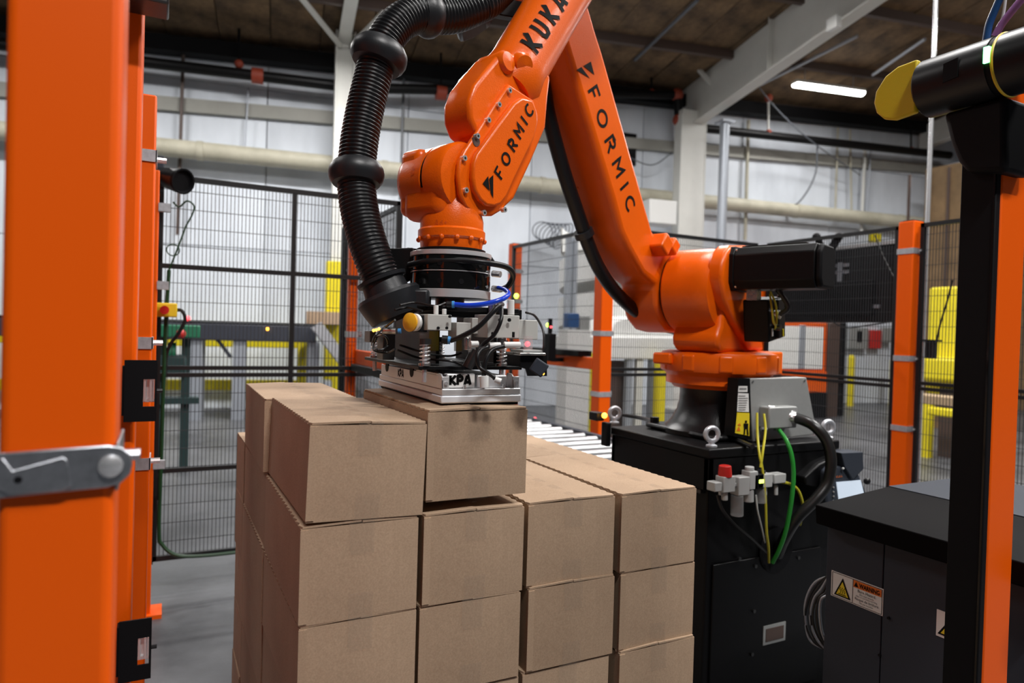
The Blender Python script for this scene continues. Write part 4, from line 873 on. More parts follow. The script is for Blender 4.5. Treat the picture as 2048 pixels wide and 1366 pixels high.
# black carrier plate on springs
zp = zf(737, 850)
def gx(px, py, Y): return at(px, py, Y=Y)
XA = gx(834, 740, YF+.03).x; XB = gx(1040, 738, YF+.03).x
MB().box(XA, XB, YF+.02, YB-.02, zp-.004, zp+.004).build('carrier_plate', 'black_paint', gr, bevel=.0015)
MB().box(XB-.006, XB, YF+.02, YF+.16, zp-.004, zp+.030).build('carrier_lip', 'black_paint', gr, bevel=.0015)
for (px, py) in ((849, 735), (1003, 735)):
    for yy in (YF+.03, YB-.06):
        p = gx(px, py, YF+.03); p = Vector((p.x, yy, zp+.004)); q = p+UP*.058
        sp_ = MB().cyl(p-UP*.035, q, .0055, n=12).build('spring_rod', 'steel_bright', gr)
        hel = [p+Vector((math.cos(a)*.0105, math.sin(a)*.0105, .048*a/(2*math.pi*6))) for a in [i*2*math.pi/14 for i in range(14*6+1)]]
        MB().tube(hel, .0017, 6).build('spring', 'steel_bright', sp_); MB().cyl(p, p+UP*.006, .013, n=14).build('collar', 'steel', sp_)
        MB().cyl(q-UP*.012, q, .013, n=14).build('bushing', 'dark_steel', sp_)
# upper black bracket block and centre post
c = Vector((.632, 1.575, 0)); fz2 = lambda y: at(902, y, D=1.735).z
zb0, zb1 = fz2(700), fz2(618)
MB().box(.545, .735, 1.40, 1.76, zb1-.012, zb1).build('bracket_plate', 'black_paint', gr, bevel=.002)
MB().box(.548, .556, 1.44, 1.74, zp+.005, zb1-.012).build('bracket_wall', 'black_paint', gr); MB().box(.72, .728, 1.50, 1.74, zp+.005, zb1-.012).build('bracket_wall', 'black_paint', gr)
MB().cyl(c+UP*zb1, c+UP*fz2(592), .036, n=24).build('centre_post', 'dark_steel', gr)
# flange stack
def disc(y0, y1, r, mt, name, par=gr, n=56): return MB().lathe([(r-.002, fz2(y0)), (r, fz2(y0)+.001), (r, fz2(y1)-.001), (r-.002, fz2(y1))], c, UP, n).build(name, mt, par)
disc(600, 584, .100, 'alu', 'lower_ring'); swv = disc(583, 553, .0985, 'glossy_black', 'swivel_body'); disc(552, 549, .0985, 'steel_bright', 'swivel_seam'); sw2 = disc(548, 522, .098, 'glossy_black', 'swivel_body'); disc(521, 512, .100, 'alu', 'upper_ring'); disc(512, 505, .085, 'black_paint', 'adapter')
for zy in (570, 537):
    for k in range(12):
        a = math.radians(k*30-127); d = Vector((math.cos(a), math.sin(a), 0)); p = c+d*.0985+UP*fz2(zy); 
        MB().cyl(p-d*.004, p+d*.0006, .0065, n=12).build('port', 'black_matte', sw2 if zy < 550 else swv)
for px, py in ((985, 547), (985, 577)):
    p = at(px, py, D=1.68); q = at(px+16, py+2, D=1.67); MB().cyl(p, q, .008, n=8).build('fitting', 'steel_bright', gr)
# hose bracket from the swivel to the big hose
b = MB(); b.prism([at(x, y, D=1.70) for x, y in ((770, 497), (826, 495), (832, 515), (822, 560), (790, 575), (775, 540))], FW*.012); b.build('hose_bracket', 'black_paint', gr, bevel=.003)
b = MB(); b.prism([at(x, y, D=1.72) for x, y in ((815, 495), (905, 508), (905, 514), (815, 508))], FW*.05); b.build('bracket_arm', 'black_paint', gr)
# black loop hose round the swivel and blue air tube
wire('loop_hose', [at(x, y, D=d) for x, y, d in ((818, 530, 1.63), (860, 522, 1.60), (920, 521, 1.595), (975, 526, 1.60), (1015, 535, 1.64), (1026, 552, 1.68), (1016, 572, 1.70), (1000, 580, 1.70))], .0072, 'hose_black', None, par=gr, n=12)
wire('loop_hose', [at(x, y, D=d) for x, y, d in ((950, 508, 1.80), (975, 514, 1.82), (985, 524, 1.83))], .0072, 'hose_black', None, par=gr, n=12)
wire('air_tube', [at(x, y, D=d) for x, y, d in ((908, 609, 1.50), (940, 611, 1.49), (975, 607, 1.49), (1005, 598, 1.50), (1017, 588, 1.53), (1010, 580, 1.58), (997, 576, 1.63))], .0056, 'blue_tube', None, par=gr, n=12)
MB().cyl(at(893, 609, D=1.50), at(906, 609, D=1.50), .0075, n=14).build('elbow_fitting', 'black_plastic', gr); MB().cyl(at(904, 609, D=1.50), at(909, 609, D=1.50), .0078, n=14).build('fitting_collar', 'blue_fit', gr)
# left valve with the mushroom button
def fbox(x0, y0, x1, y1, D, dep, mt, name, par=gr, bev=.0015):
    """box with a face towards -Y spanning the given picture box at depth D (world aligned)"""
    p = at((x0+x1)/2, (y0+y1)/2, D=D); a = at(x0, (y0+y1)/2, Y=p.y); b_ = at(x1, (y0+y1)/2, Y=p.y); u = at((x0+x1)/2, y0, Y=p.y).z; l = at((x0+x1)/2, y1, Y=p.y).z
    return MB().box(a.x, b_.x, p.y, p.y+dep, l, u).build(name, mt, par, bevel=bev)
v1 = fbox(855, 629, 903, 661, 1.47, .05, 'valve_grey', 'valve_block')
for x, y in ((869, 633), (893, 656), (899, 633), (876, 656)): p = at(x, y, D=1.468); MB().cyl(p, p+Vector((0, -.003, 0)), .0032, n=10).build('screw', 'black_matte', v1)
fbox(830, 630, 855, 664, 1.475, .045, 'black_plastic', 'button_body')
p = at(832, 645, D=1.475); ax = (at(812, 644, D=1.45)-p).normalized()
MB().lathe([(.014, -.004), (.019, 0), (.019, .008), (.012, .010)], p, ax, 24).build('button_collar', 'print_white', gr)
MB().lathe([(.008, .008), (.010, .014), (.020, .016), (.0205, .020), (.014, .0245), (0, .026)], p, ax, 28).build('mushroom_button', 'yellow_button', gr)
for x0, y0, x1, y1 in ((867, 611, 877, 629), (884, 618, 893, 629)): 
    q = at((x0+x1)/2, y1, D=1.49); q2 = at((x0+x1)/2, y0, D=1.49); MB().cyl(q, q2, (x1-x0)/2/FPX*1.49, n=14).build('silencer', 'white_plastic', gr, bevel=.001)
# right valve block
v2 = fbox(975, 630, 1039, 676, 1.47, .07, 'valve_grey', 'valve_block'); fbox(913, 645, 944, 676, 1.49, .05, 'valve_grey', 'valve_block'); fbox(944, 636, 978, 668, 1.50, .05, 'valve_grey', 'valve_block'); fbox(1038, 640, 1076, 679, 1.56, .05, 'valve_grey', 'valve_block')
fbox(884, 616, 1044, 636, 1.56, .06, 'black_paint', 'manifold')
for x, y in ((998, 640), (1018, 640)): p = at(x, y, D=1.468); MB().cyl(p, p+Vector((0, -.003, 0)), .004, n=10).build('screw', 'black_matte', v2)
for x in (980, 1032): MB().box(at(x, 668, D=1.47).x-.003, at(x, 668, D=1.47).x+.003, v2.location.y+gr.location.y-.036, v2.location.y+gr.location.y-.0345, at(x, 675, D=1.47).z, at(x, 664, D=1.47).z).build('slot', 'black_matte', v2)
q = at(1022, 630, D=1.49); q2 = at(1022, 600, D=1.49); MB().cyl(q, q2, .0075, n=14).build('silencer', 'white_plastic', gr, bevel=.001)
q = at(984, 632, D=1.54); q2 = at(984, 600, D=1.54); MB().cyl(q, q2, .009, n=14).build('silencer', 'steel', gr)
# black air hoses
wire('air_hose', [at(x, y, D=d) for x, y, d in ((902, 681, 1.45), (925, 672, 1.43), (955, 655, 1.42), (980, 630, 1.42), (997, 612, 1.43), (1004, 609, 1.46))], .0056, 'hose_black', None, par=gr, n=12)
MB().cyl(at(884, 679, D=1.45), at(896, 680, D=1.45), .0095, n=14).build('elbow_fitting', 'black_plastic', gr); MB().cyl(at(895, 680, D=1.45), at(901, 681, D=1.45), .0085, n=14).build('fitting_collar', 'blue_fit', gr)
wire('air_hose', [at(x, y, D=d) for x, y, d in ((1003, 610, 1.45), (1002, 640, 1.42), (988, 670, 1.42), (965, 690, 1.43), (954, 710, 1.42), (958, 730, 1.41), (968, 742, 1.41))], .0042, 'hose_black', None, par=gr, n=12)
wire('air_hose', [at(x, y, D=d) for x, y, d in ((978, 693, 1.43), (962, 700, 1.41), (955, 715, 1.40), (960, 735, 1.40), (985, 752, 1.39), (990, 758, 1.39))], .0045, 'hose_black', None, par=gr, n=12)
wire('air_hose', [at(x, y, D=d) for x, y, d in ((1010, 692, 1.43), (985, 700, 1.41), (972, 720, 1.40), (968, 745, 1.40), (968, 758, 1.39))], .0045, 'hose_black', None, par=gr, n=12)
for x0, x1, y in ((978, 1000, 691), (1008, 1040, 690), (940, 955, 688)): MB().cyl(at(x0, y, D=1.43), at(x1, y, D=1.44), .0068, n=12).build('push_fitting', 'white_plastic', gr)
MB().cyl(at(968, 752, D=1.385), at(969, 775, D=1.385), .0095, n=14).build('push_fitting', 'white_plastic', gr); MB().cyl(at(990, 759, D=1.385), at(1002, 763, D=1.385), .006, n=12).build('push_fitting', 'white_plastic', gr)
wire('sensor_cable', [at(x, y, D=d) for x, y, d in ((1052, 625, 1.55), (1070, 632, 1.5), (1086, 660, 1.47), (1088, 690, 1.46), (1086, 700, 1.46))], .0028, 'cable_black', None, par=gr, n=8)
for pp in (((790, 640), (770, 655), (752, 670), (745, 690), (760, 700), (776, 690), (770, 672), (752, 676), (748, 700), (775, 705), (790, 698)), ((800, 690), (830, 700), (860, 708), (900, 712), (925, 705)), ((795, 700), (840, 716), (900, 722), (925, 730)), ((800, 610), (830, 605), (870, 612), (890, 606)), ((790, 620), (815, 615), (845, 622))):
    wire('sensor_cable', [at(x, y, D=1.5+.03*(i % 2)) for i, (x, y) in enumerate(pp)], .0026, 'cable_black', None, par=gr, n=8)
# amber bowls and clear bowls, small red lit switch
for x0, x1, y0, y1, D, mt in ((858, 878, 662, 702, 1.52, 'amber_glass'), (838, 858, 666, 690, 1.53, 'clear_plastic'), (908, 924, 676, 702, 1.55, 'amber_glass'), (928, 942, 675, 700, 1.47, 'steel'), (936, 952, 690, 705, 1.5, 'clear_plastic'), (994, 1012, 676, 692, 1.48, 'dark_steel')):
    MB().cyl(at((x0+x1)/2, y0, D=D), at((x0+x1)/2, y1, D=D), (x1-x0)/2/FPX*D, n=16).build('filter_bowl', mt, gr, bevel=.001)
MB().cyl(at(1056, 672, D=1.47), at(1056, 700, D=1.47), .010, n=14).build('switch_body', 'clear_plastic', gr); MB().sph(at(1055, 688, D=1.465), .006, 10, 6).build('switch_light', 'led_red', gr)
for x, y in ((752, 660), (758, 658), (747, 661)): MB().sph(at(x, y, D=1.52), .0035, 8, 5).build('indicator_light', 'led_amber', gr)
MB().cyl(at(765, 661, D=1.53), at(792, 662, D=1.53), .0075, n=12).build('sensor', 'steel', gr); MB().cyl(at(796, 662, D=1.53), at(802, 662, D=1.53), .006, n=12).build('fitting_collar', 'blue_fit', gr)
for x0, y0, x1, y1 in ((766, 665, 790, 720), (740, 662, 752, 685)): fbox(x0, y0, x1, y1, 1.60, .05, 'dark_steel', 'side_valve')
MB().cyl(at(952, 700, D=1.5), at(935, 735, D=1.5), .012, n=12).build('valve_stem', 'dark_steel', gr)
# right photo sensor bracket
sb_ = fbox(1040, 706, 1092, 711, 1.44, .07, 'steel', 'sensor_bracket'); fbox(1046, 700, 1086, 707, 1.45, .06, 'panel_grey', 'sensor_bracket')
b = MB(); p = at(1043, 710, D=1.44); b.prism([at(x, y, Y=p.y) for x, y in ((1041, 708), (1094, 710), (1094, 752), (1056, 752), (1052, 738), (1041, 735))], (0, .004, 0)); b.build('sensor_plate', 'black_paint', gr)
q = at(1078, 735, D=1.41); b = MB(); b.obox(q, (RT*.8+DN*.55)*.0155, (RT*-.55+DN*.8)*.0155, FW*.014); b.build('photo_sensor', 'charcoal', gr, bevel=.003)
MB().sph(at(1086, 747, D=1.40), .0035, 8, 5).build('indicator_light', 'led_amber', gr)
# ================================================================== pedestal and its fittings
PX0, PX1, PY0, PY1, PZ = 1.70, 2.38, 1.789, 2.376, 1.064
pd = thing('robot_pedestal', 'black steel pedestal carrying the orange robot', 'pedestal', (2.04, 2.08, 0))
MB().box(PX0+.03, PX1-.002, PY0+.03, PY1-.03, .03, PZ-.035).build('column', 'black_paint', pd, bevel=.006)
MB().box(PX0, PX1, PY0, PY1, PZ-.035, PZ).build('top_plate', 'black_paint', pd, bevel=.006)
for (x0, x1, y0, y1) in ((PX0+.005, PX0+.03, PY0+.005, PY1-.005), (PX0+.005, PX1-.005, PY0+.005, PY0+.03), (PX1-.03, PX1-.005, PY0+.005, PY1-.005), (PX0+.005, PX1-.005, PY1-.03, PY1-.005)): MB().box(x0, x1, y0, y1, PZ-.15, PZ-.035).build('skirt', 'black_paint', pd, bevel=.003)
MB().box(PX0-.12, PX1+.5, PY0-.14, PY1+.12, 0, .03).build('floor_plate_and_shade', 'black_paint', pd, bevel=.004)  # stretched sideways so its black stands for the pedestal's shade on the floor
MB().box(PX0+.012, PX0+.032, PY0+.05, PY1-.05, PZ-.168, PZ-.152).build('edge_strip', 'dark_steel', pd, bevel=.003)
# access door on the camera-facing side with a cable cut-out
yf = PY0+.03
dr = MB(); dr.box(PX0+.06, PX1-.06, yf-.008, yf, .12, PZ-.42); dr = dr.build('door', 'black_paint', pd, bevel=.003)
oc = at(1552, 1100, Y=yf-.01)
MB().lathe([(.075, 0), (.085, 0), (.085, .004), (.075, .004)], (oc.x, yf-.008, oc.z), (0, -1, 0), 30).build('cable_opening', 'black_matte', pd)
for x, y in ((1478, 1117), (1510, 1132), (1507, 1222), (1503, 1308), (1596, 1115)):
    p = at(x, y, Y=yf-.008); MB().cyl(p, p+Vector((0, -.006, 0)), .007, n=8).build('screw', 'dark_steel', pd)
p0 = at(1527, 1253, Y=yf-.010); p1 = at(1570, 1280, Y=yf-.010)
MB().box(p0.x, p1.x, yf-.011, yf-.008, p1.z, p0.z).build('label_plate', 'panel_grey', pd); MB().box(p0.x+.012, p1.x-.012, yf-.013, yf-.011, p1.z+.012, p0.z-.012).build('label_print', 'brown_steel', pd)
# eye bolts
for x, y, X_, lab in ((1423, 893, 1.735, 'galvanised lifting eye bolt on the near corner of the pedestal'), (1229, 846, 1.735, 'galvanised lifting eye bolt on the far left corner of the pedestal'), (1656, 876, None, 'galvanised lifting eye bolt on the right corner of the pedestal')):
    p = at(x, y, Z=PZ); o = thing('eye_bolt', lab, 'eye bolt', p, 'lifting eye bolts on the pedestal')
    MB().lathe([(.020, 0), (.020, .005), (.010, .010), (.009, .022)], p, UP, 16).build('shank', 'galv', o); MB().torus(p+UP*.044, (-FW).normalized()+RT*.2, .024, .0085, 28, 10).build('ring', 'galv', o)
# junction box of the robot (grey plate box)
JY = 1.86; jb = thing('junction_box', 'grey sheet metal junction box with warning stickers at the robot foot', 'junction box', at(1540, 880, Z=PZ))
P = [at(x, y, Y=JY) for x, y in ((1498, 757), (1613, 755), (1634, 868), (1506, 884))]
b = MB(); b.prism(P, (0, .05, 0)); b.build('box', 'panel_grey', jb, bevel=.003)
c = [(p - (P[0]+P[1]+P[2]+P[3])/4) for p in P]
for k in range(4): p = (P[0]+P[1]+P[2]+P[3])/4 + c[k]*.9; MB().cyl(p, p+Vector((0, -.004, 0)), .004, n=8).build('screw', 'steel', jb)
Q = [at(x, y, Y=JY-.002) for x, y in ((1476, 757), (1500, 757), (1503, 880), (1468, 873))]
b = MB(); b.prism(Q, (0, .05, 0)); b.build('label_panel', 'black_paint', jb)
Pj = lambda x, y: at(x, y, Y=JY-.004)
b = MB(); b.add([Pj(1474, 825), Pj(1499, 826), Pj(1499, 872), Pj(1470, 866)], [(0, 1, 2, 3)]); b.build('yellow_sticker', 'print_yellow', jb, flat=True)
b = MB(); b.add([Pj(1476, 786), Pj(1497, 787), Pj(1498, 824), Pj(1474, 823)], [(0, 1, 2, 3)]); b.build('white_sticker', 'print_white', jb, flat=True)
b = MB(); b.add([Pj(1477, 772), Pj(1495, 772), Pj(1495, 784), Pj(1476, 784)], [(0, 1, 2, 3)]); b.build('white_sticker', 'print_white', jb, flat=True)
Pk = lambda x, y: at(x, y, Y=JY-.0055)
b = MB()
for k in range(7): y = 791+k*4.6; b.add([Pk(1477, y), Pk(1477+14+(k*5) % 6, y), Pk(1477+14+(k*5) % 6, y+1.6), Pk(1477, y+1.6)], [(0, 1, 2, 3)])
b.build('print_lines', 'print_grey', jb, flat=True)
b = MB(); b.add([Pk(1479, 776), Pk(1493, 776), Pk(1493, 779), Pk(1479, 779)], [(0, 1, 2, 3)]); b.build('print_lines', 'print_grey', jb, flat=True)
b = MB()   # little standing figure
for poly in (((1490, 841), (1494, 841), (1494, 846), (1490, 846)), ((1487, 847), (1497, 847), (1496, 858), (1488, 858)), ((1488, 858), (1491, 858), (1490, 869), (1487, 869)), ((1493, 858), (1496, 858), (1497, 870), (1494, 870))): b.add([Pk(x, y) for x, y in poly], [(0, 1, 2, 3)])
b.build('figure_print', 'print_black', jb, flat=True)
b = MB(); b.add([Pk(1473, 862), Pk(1478, 852), Pk(1481, 862)], [(0, 1, 2)]); b.add([Pk(1475, 850), Pk(1480, 846), Pk(1482, 852)], [(0, 1, 2)]); b.build('arm_print', 'print_orange', jb, flat=True)
# connector hood on the box
a = at(1518, 818, Y=JY); b_ = at(1573, 852, Y=JY); cb = MB(); cb.box(a.x, b_.x, JY-.05, JY, b_.z, a.z+.012); cb = cb.build('connector_hood', 'panel_grey', jb, bevel=.006)
p = at(1574, 832, Y=JY-.03); q = at(1590, 835, Y=JY-.05)
MB().cyl(p, q, .024, n=18).build('cable_gland', 'steel_bright', cb); MB().cyl(at(1577, 832, Y=JY-.034), at(1581, 833, Y=JY-.038), .028, n=6).build('gland_nut', 'steel_bright', cb)
for x, y in ((1522, 858), (1548, 857), (1536, 815)): pp = at(x, y, Y=JY-.03); MB().cyl(pp, pp+Vector((.02, -.01, 0)), .008, n=10).build('clip', 'steel', cb)
wire('earth_cable', [at(x, y, Y=d) for x, y, d in ((1514, 826, JY-.05), (1515, 870, JY-.08), (1519, 910, PY0-.05), (1525, 940, PY0-.06), (1531, 1000, PY0-.06), (1533, 1060, PY0-.05), (1537, 1095, PY0-.03), (1538, 1125, PY0+.0))], .0045, 'cable_yellow', 'yellow green earth cable hanging from the junction box')
wire('earth_cable', [at(x, y, Y=d) for x, y, d in ((1528, 828, JY-.05), (1531, 860, JY-.08), (1526, 900, PY0-.05), (1521, 935, PY0-.06))], .0045, 'cable_yellow', 'short yellow cable joining the earth cable above the regulators')
wire('green_cable', [at(x, y, Y=d) for x, y, d in ((1558, 860, JY-.04), (1572, 880, PY0-.04), (1583, 910, PY0-.07), (1587, 950, PY0-.08), (1583, 1000, PY0-.08), (1572, 1060, PY0-.06), (1558, 1100, PY0-.03), (1545, 1125, PY0)) ], .008, 'cable_green', 'bright green cable arching down the pedestal front')
wire('power_cable', [at(x, y, Y=d) for x, y, d in ((1590, 835, JY-.05), (1625, 850, PY0-.06), (1652, 880, PY0-.10), (1662, 920, PY0-.12), (1655, 965, PY0-.12), (1630, 1000, PY0-.11), (1595, 1035, PY0-.08), (1570, 1075, PY0-.03), (1555, 1110, PY0+.02))], .020, 'rubber', 'thick black power cable looping from the junction box to the pedestal', n=14)
wire('yellow_hose', [at(x, y, Y=d) for x, y, d in ((1562, 964, PY0-.05), (1580, 968, PY0-.06), (1597, 982, PY0-.06), (1606, 1015, PY0-.05), (1600, 1050, PY0-.02))], .0052, 'cable_yellow', 'yellow hose curving out of the air regulators')
wire('signal_cable', [at(x, y, Y=d) for x, y, d in ((1435, 990, PY0-.03), (1445, 1020, PY0-.04), (1470, 1050, PY0-.04), (1505, 1080, PY0-.03), (1535, 1108, PY0-.01))], .006, 'cable_black', 'black cable drooping from the air regulators')
wire('signal_cable', [at(1246, 830, Z=PZ+.012), at(1290, 838, Z=PZ+.010), at(1340, 856, Z=PZ+.010), at(1400, 868, Z=PZ+.012), at(1460, 876, Z=PZ+.010), at(1505, 893, Z=PZ+.010)], .009, 'cable_black', 'black cable lying across the top of the pedestal')
wire('clear_hose', [at(x, y, Y=d) for x, y, d in ((1512, 990, PY0-.06), (1515, 1020, PY0-.06), (1522, 1050, PY0-.05), (1530, 1085, PY0-.03))], .003, 'cable_clear', 'thin clear tube below the air regulators')
# air regulators
ar = thing('air_regulator', 'row of white air regulators with a red knob on the pedestal', 'regulator', at(1495, 985, Y=PY0))
RY = PY0-.045
def rbox(x0, y0, x1, y1, d0, d1, mt, name):
    a = at(x0, y1, Y=RY); b_ = at(x1, y0, Y=RY); return MB().box(a.x, b_.x, RY-d0, RY+d1, a.z, b_.z).build(name, mt, ar, bevel=.003)
rbox(1430, 955, 1563, 976, .012, .02, 'reg_white', 'manifold'); rbox(1500, 945, 1520, 978, .02, .075, 'black_paint', 'mount')
for x0, y0, x1, y1, mt, nm in ((1421, 962, 1436, 982, 'reg_white', 'end_port'), (1438, 950, 1463, 984, 'reg_white', 'body'), (1468, 951, 1492, 990, 'reg_white', 'body'), (1490, 940, 1508, 978, 'reg_white', 'body'), (1508, 945, 1537, 975, 'reg_white', 'body'), (1540, 945, 1564, 966, 'reg_white', 'end_port')): rbox(x0, y0, x1, y1, .02, .02, mt, nm)
def rcyl(x, y0, y1, w_, mt, nm, taper=1): a = at(x, y0, Y=RY); b_ = at(x, y1, Y=RY); MB().cyl(a, b_, w_, w_*taper, n=18).build(nm, mt, ar, bevel=.002)
rcyl(1450, 953, 931, .024, 'red', 'red_knob', .86); rcyl(1449, 984, 1000, .011, 'reg_white', 'drain'); rcyl(1474, 990, 1031, .022, 'clear_plastic', 'bowl'); rcyl(1497, 978, 1003, .018, 'reg_white', 'bowl'); rcyl(1522, 975, 1005, .020, 'clear_plastic', 'bowl'); rcyl(1499, 941, 933, .016, 'reg_white', 'knob'); rcyl(1522, 946, 940, .016, 'black_plastic', 'knob')
rbox(1509, 956, 1519, 965, .022, 0, 'led_lime', 'display')
for x in (1441, 1485, 1530, 1552): rcyl(x, 970, 990, .007, 'reg_white', 'port')
# amber beacon on the far left corner and its black bracket
o = thing('signal_lamp', 'small amber lit signal lamp at the far left corner of the pedestal', 'lamp', at(1210, 836, X=PX0))
MB().sph(at(1209, 831, X=1.66), .012, 12, 8).build('lens', 'led_amber', o); b = MB(); b.obox(at(1193, 832, X=1.66), (.02, 0, 0), (0, .03, 0), (0, 0, .018)); b.build('body', 'black_plastic', o, bevel=.004)
b = MB(); b.obox(at(1212, 868, X=1.685), (.012, 0, 0), (0, .02, 0), (0, 0, .05)); b.build('bracket', 'black_paint', o, bevel=.004)
# ---- teach pendant on the pedestal side
TY = 1.72; tp = thing('teach_pendant', 'dark teach pendant with a glowing screen on the pedestal side', 'teach pendant', at(1690, 1000, Y=TY))
def tpt(x, y, d=0): return at(x, y, Y=TY-d)
b = MB(); b.prism([tpt(x, y) for x, y in ((1655, 945), (1668, 930), (1715, 940), (1733, 985), (1738, 1010), (1730, 1040), (1660, 1045), (1652, 990))], (0, .045, 0)); b.build('housing', 'charcoal', tp, bevel=.008)
b = MB(); b.prism([tpt(x, y, .002) for x, y in ((1672, 964), (1720, 960), (1730, 1000), (1678, 1008))], (0, -.003, 0)); b.build('screen', 'screen_glow', tp)
b = MB(); b.prism([tpt(x, y, .012) for x, y in ((1683, 906), (1726, 904), (1728, 938), (1706, 960), (1690, 935))], (0, .07, 0)); b.build('hood', 'charcoal', tp, bevel=.003)
b = MB(); b.prism([tpt(x, y, -.03) for x, y in ((1610, 955), (1640, 928), (1690, 905), (1712, 955), (1660, 980), (1612, 970))], (0, .05, 0)); b.build('holder', 'black_paint', tp, bevel=.006)
MB().sph(tpt(1734, 962), .014, 10, 6).build('knob', 'black_plastic', tp); MB().sph(tpt(1686, 937, .01), .005, 8, 5).build('key', 'print_white', tp)
for k in range(4): MB().sph(tpt(1667, 975+k*9, .004), .004, 8, 5).build('key', 'print_grey', tp)
fonttext('KUKA', .012, tpt(1672, 956, .004), tpt(1700, 953, .004)-tpt(1672, 956, .004), UP, 'print_orange', tp, width=.035)
# ---- dark cabinet with the sloping hood (right foreground)
CX = 1.75
cb_ = thing('machine_cabinet', 'charcoal machine cabinet with sloping black hood and burn warning sign', 'cabinet', (2.0, .95, 0))
yl = at(1652, 1150, X=CX).y
MB().box(CX, CX+.5, yl-.175, yl, .02, at(1653, 1055, X=CX).z+.004).build('side_panel', 'charcoal', cb_, bevel=.002)
MB().box(CX, CX+.5, yl-.55, yl-.178, .02, at(1653, 1055, X=CX).z+.004).build('side_panel', 'charcoal', cb_, bevel=.002)
yh = yl+.012; hz = at(1775, 973, Y=yh); ti = at(1630, 1009, Y=yh); tl = at(1634, 1046, Y=yh)
b = MB(); b.prism([(x, yh, z) for x, z in ((hz.x, hz.z), (hz.x+.45, hz.z), (hz.x+.45, at(1653, 1055, X=CX).z+.006), (CX+.0, at(1653, 1055, X=CX).z+.006), (ti.x+.006, tl.z), (ti.x, ti.z))], (0, -.62, 0)); b.build('hood', 'hood_black', cb_, bevel=.003)
MB().box(hz.x+.002, hz.x+.45, yh-.62, yh-.002, hz.z+.0002, hz.z+.0022).build('hood_top_sheen', 'charcoal', cb_)  # added sheet; its greyer colour stands for the sheen on the hood's top
MB().box(CX+.02, CX+.48, yl-.5, yl-.03, 0, .02).build('plinth', 'black_matte', cb_)
def cpt(x, y, d=.0006): return at(x, y, X=CX-d)
sg = MB(); A_, B_, C_, D_ = cpt(1663.5, 1140), cpt(1767.5, 1175), cpt(1765.5, 1229), cpt(1662, 1190)
yl0, yr0, zb_, zt_ = A_.y, B_.y, D_.z, A_.z
sg.box(CX-.0012, CX, yr0, yl0, zb_, zt_); sg = sg.build('warning_sign', 'print_white', cb_)
W_ = yl0-yr0; Hh = zt_-zb_
def sp2(u, v, d=.0018): return Vector((CX-d, yl0-u*W_, zt_-v*Hh))
def rect(u0, v0, u1, v1, mt, nm, d=.0018):
    b = MB(); b.add([sp2(u0, v0, d), sp2(u0, v1, d), sp2(u1, v1, d), sp2(u1, v0, d)], [(0, 1, 2, 3)]); return b.build(nm, mt, sg, flat=True)
for r_ in ((.02, .03, .985, .05), (.02, .95, .985, .97), (.02, .03, .03, .97), (.975, .03, .985, .97), (.43, .03, .44, .97)): rect(*r_, 'print_black', 'border')
rect(.445, .06, .97, .33, 'print_orange', 'warning_band')
b = MB(); b.add([sp2(.07, .90, .002), sp2(.40, .90, .002), sp2(.235, .16, .002)], [(0, 1, 2)]); b.build('triangle', 'print_black', sg, flat=True)
b = MB(); b.add([sp2(.115, .845, .0024), sp2(.355, .845, .0024), sp2(.235, .30, .0024)], [(0, 1, 2)]); b.build('triangle', 'print_yellow', sg, flat=True)
b = MB()
for u in (.195, .235, .275): b.tube(spline([sp2(u, .76, .0026), sp2(u+.015, .68, .0026), sp2(u-.012, .60, .0026), sp2(u+.01, .53, .0026)], 5), .0008, 5)
b.box(CX-.003, CX-.0026, sp2(.31, 0).y, sp2(.16, 0).y, sp2(0, .82).z, sp2(0, .79).z); b.build('heat_symbol', 'print_black', sg)
UY = Vector((0, -1, 0))
fonttext('WARNING', Hh*.24, sp2(.56, .285, .0026), UY, UP, 'print_black', sg, bold=.0004, width=W_*.38)
b = MB(); b.add([sp2(.46, .285, .0026), sp2(.54, .285, .0026), sp2(.50, .10, .0026)], [(0, 1, 2)]); b.build('triangle', 'print_black', sg, flat=True)
for txt, v, s, wd, u in (('Burn Hazard.', .47, .16, .34, .53), ('Do not touch', .57, .10, .26, .57), ('Allow to cool before servicing', .65, .08, .40, .50), ('Risque de brûlure', .78, .14, .44, .48), ('Ne pas toucher', .88, .09, .26, .57)): fonttext(txt, Hh*s, sp2(u, v, .0026), UY, UP, 'print_black', sg, width=W_*wd)
s2 = MB(); a = cpt(1874, 1218); b_ = cpt(1953, 1271); s2.box(CX-.0012, CX, b_.y, a.y, cpt(1874, 1271).z, a.z); s2 = s2.build('warning_sign', 'print_white', cb_)
ya, za = a.y, a.z; hh2 = za-cpt(1874, 1271).z
b = MB(); b.add([(CX-.002, ya-.004, za-hh2*.9), (CX-.002, ya-hh2*.95, za-hh2*.9), (CX-.002, ya-hh2*.5, za-hh2*.2)], [(0, 1, 2)]); b.build('triangle', 'print_black', s2, flat=True)
b = MB(); b.add([(CX-.0025, ya-.004-hh2*.12, za-hh2*.84), (CX-.0025, ya-hh2*.84, za-hh2*.84), (CX-.0025, ya-hh2*.5, za-hh2*.33)], [(0, 1, 2)]); b.build('triangle', 'print_yellow', s2, flat=True)
for x, y in ((1760, 1310), (1778, 1236)): p = cpt(x, y, 0); MB().cyl(p, p+Vector((-.004, 0, 0)), .004, n=8).build('rivet', 'black_matte', cb_)
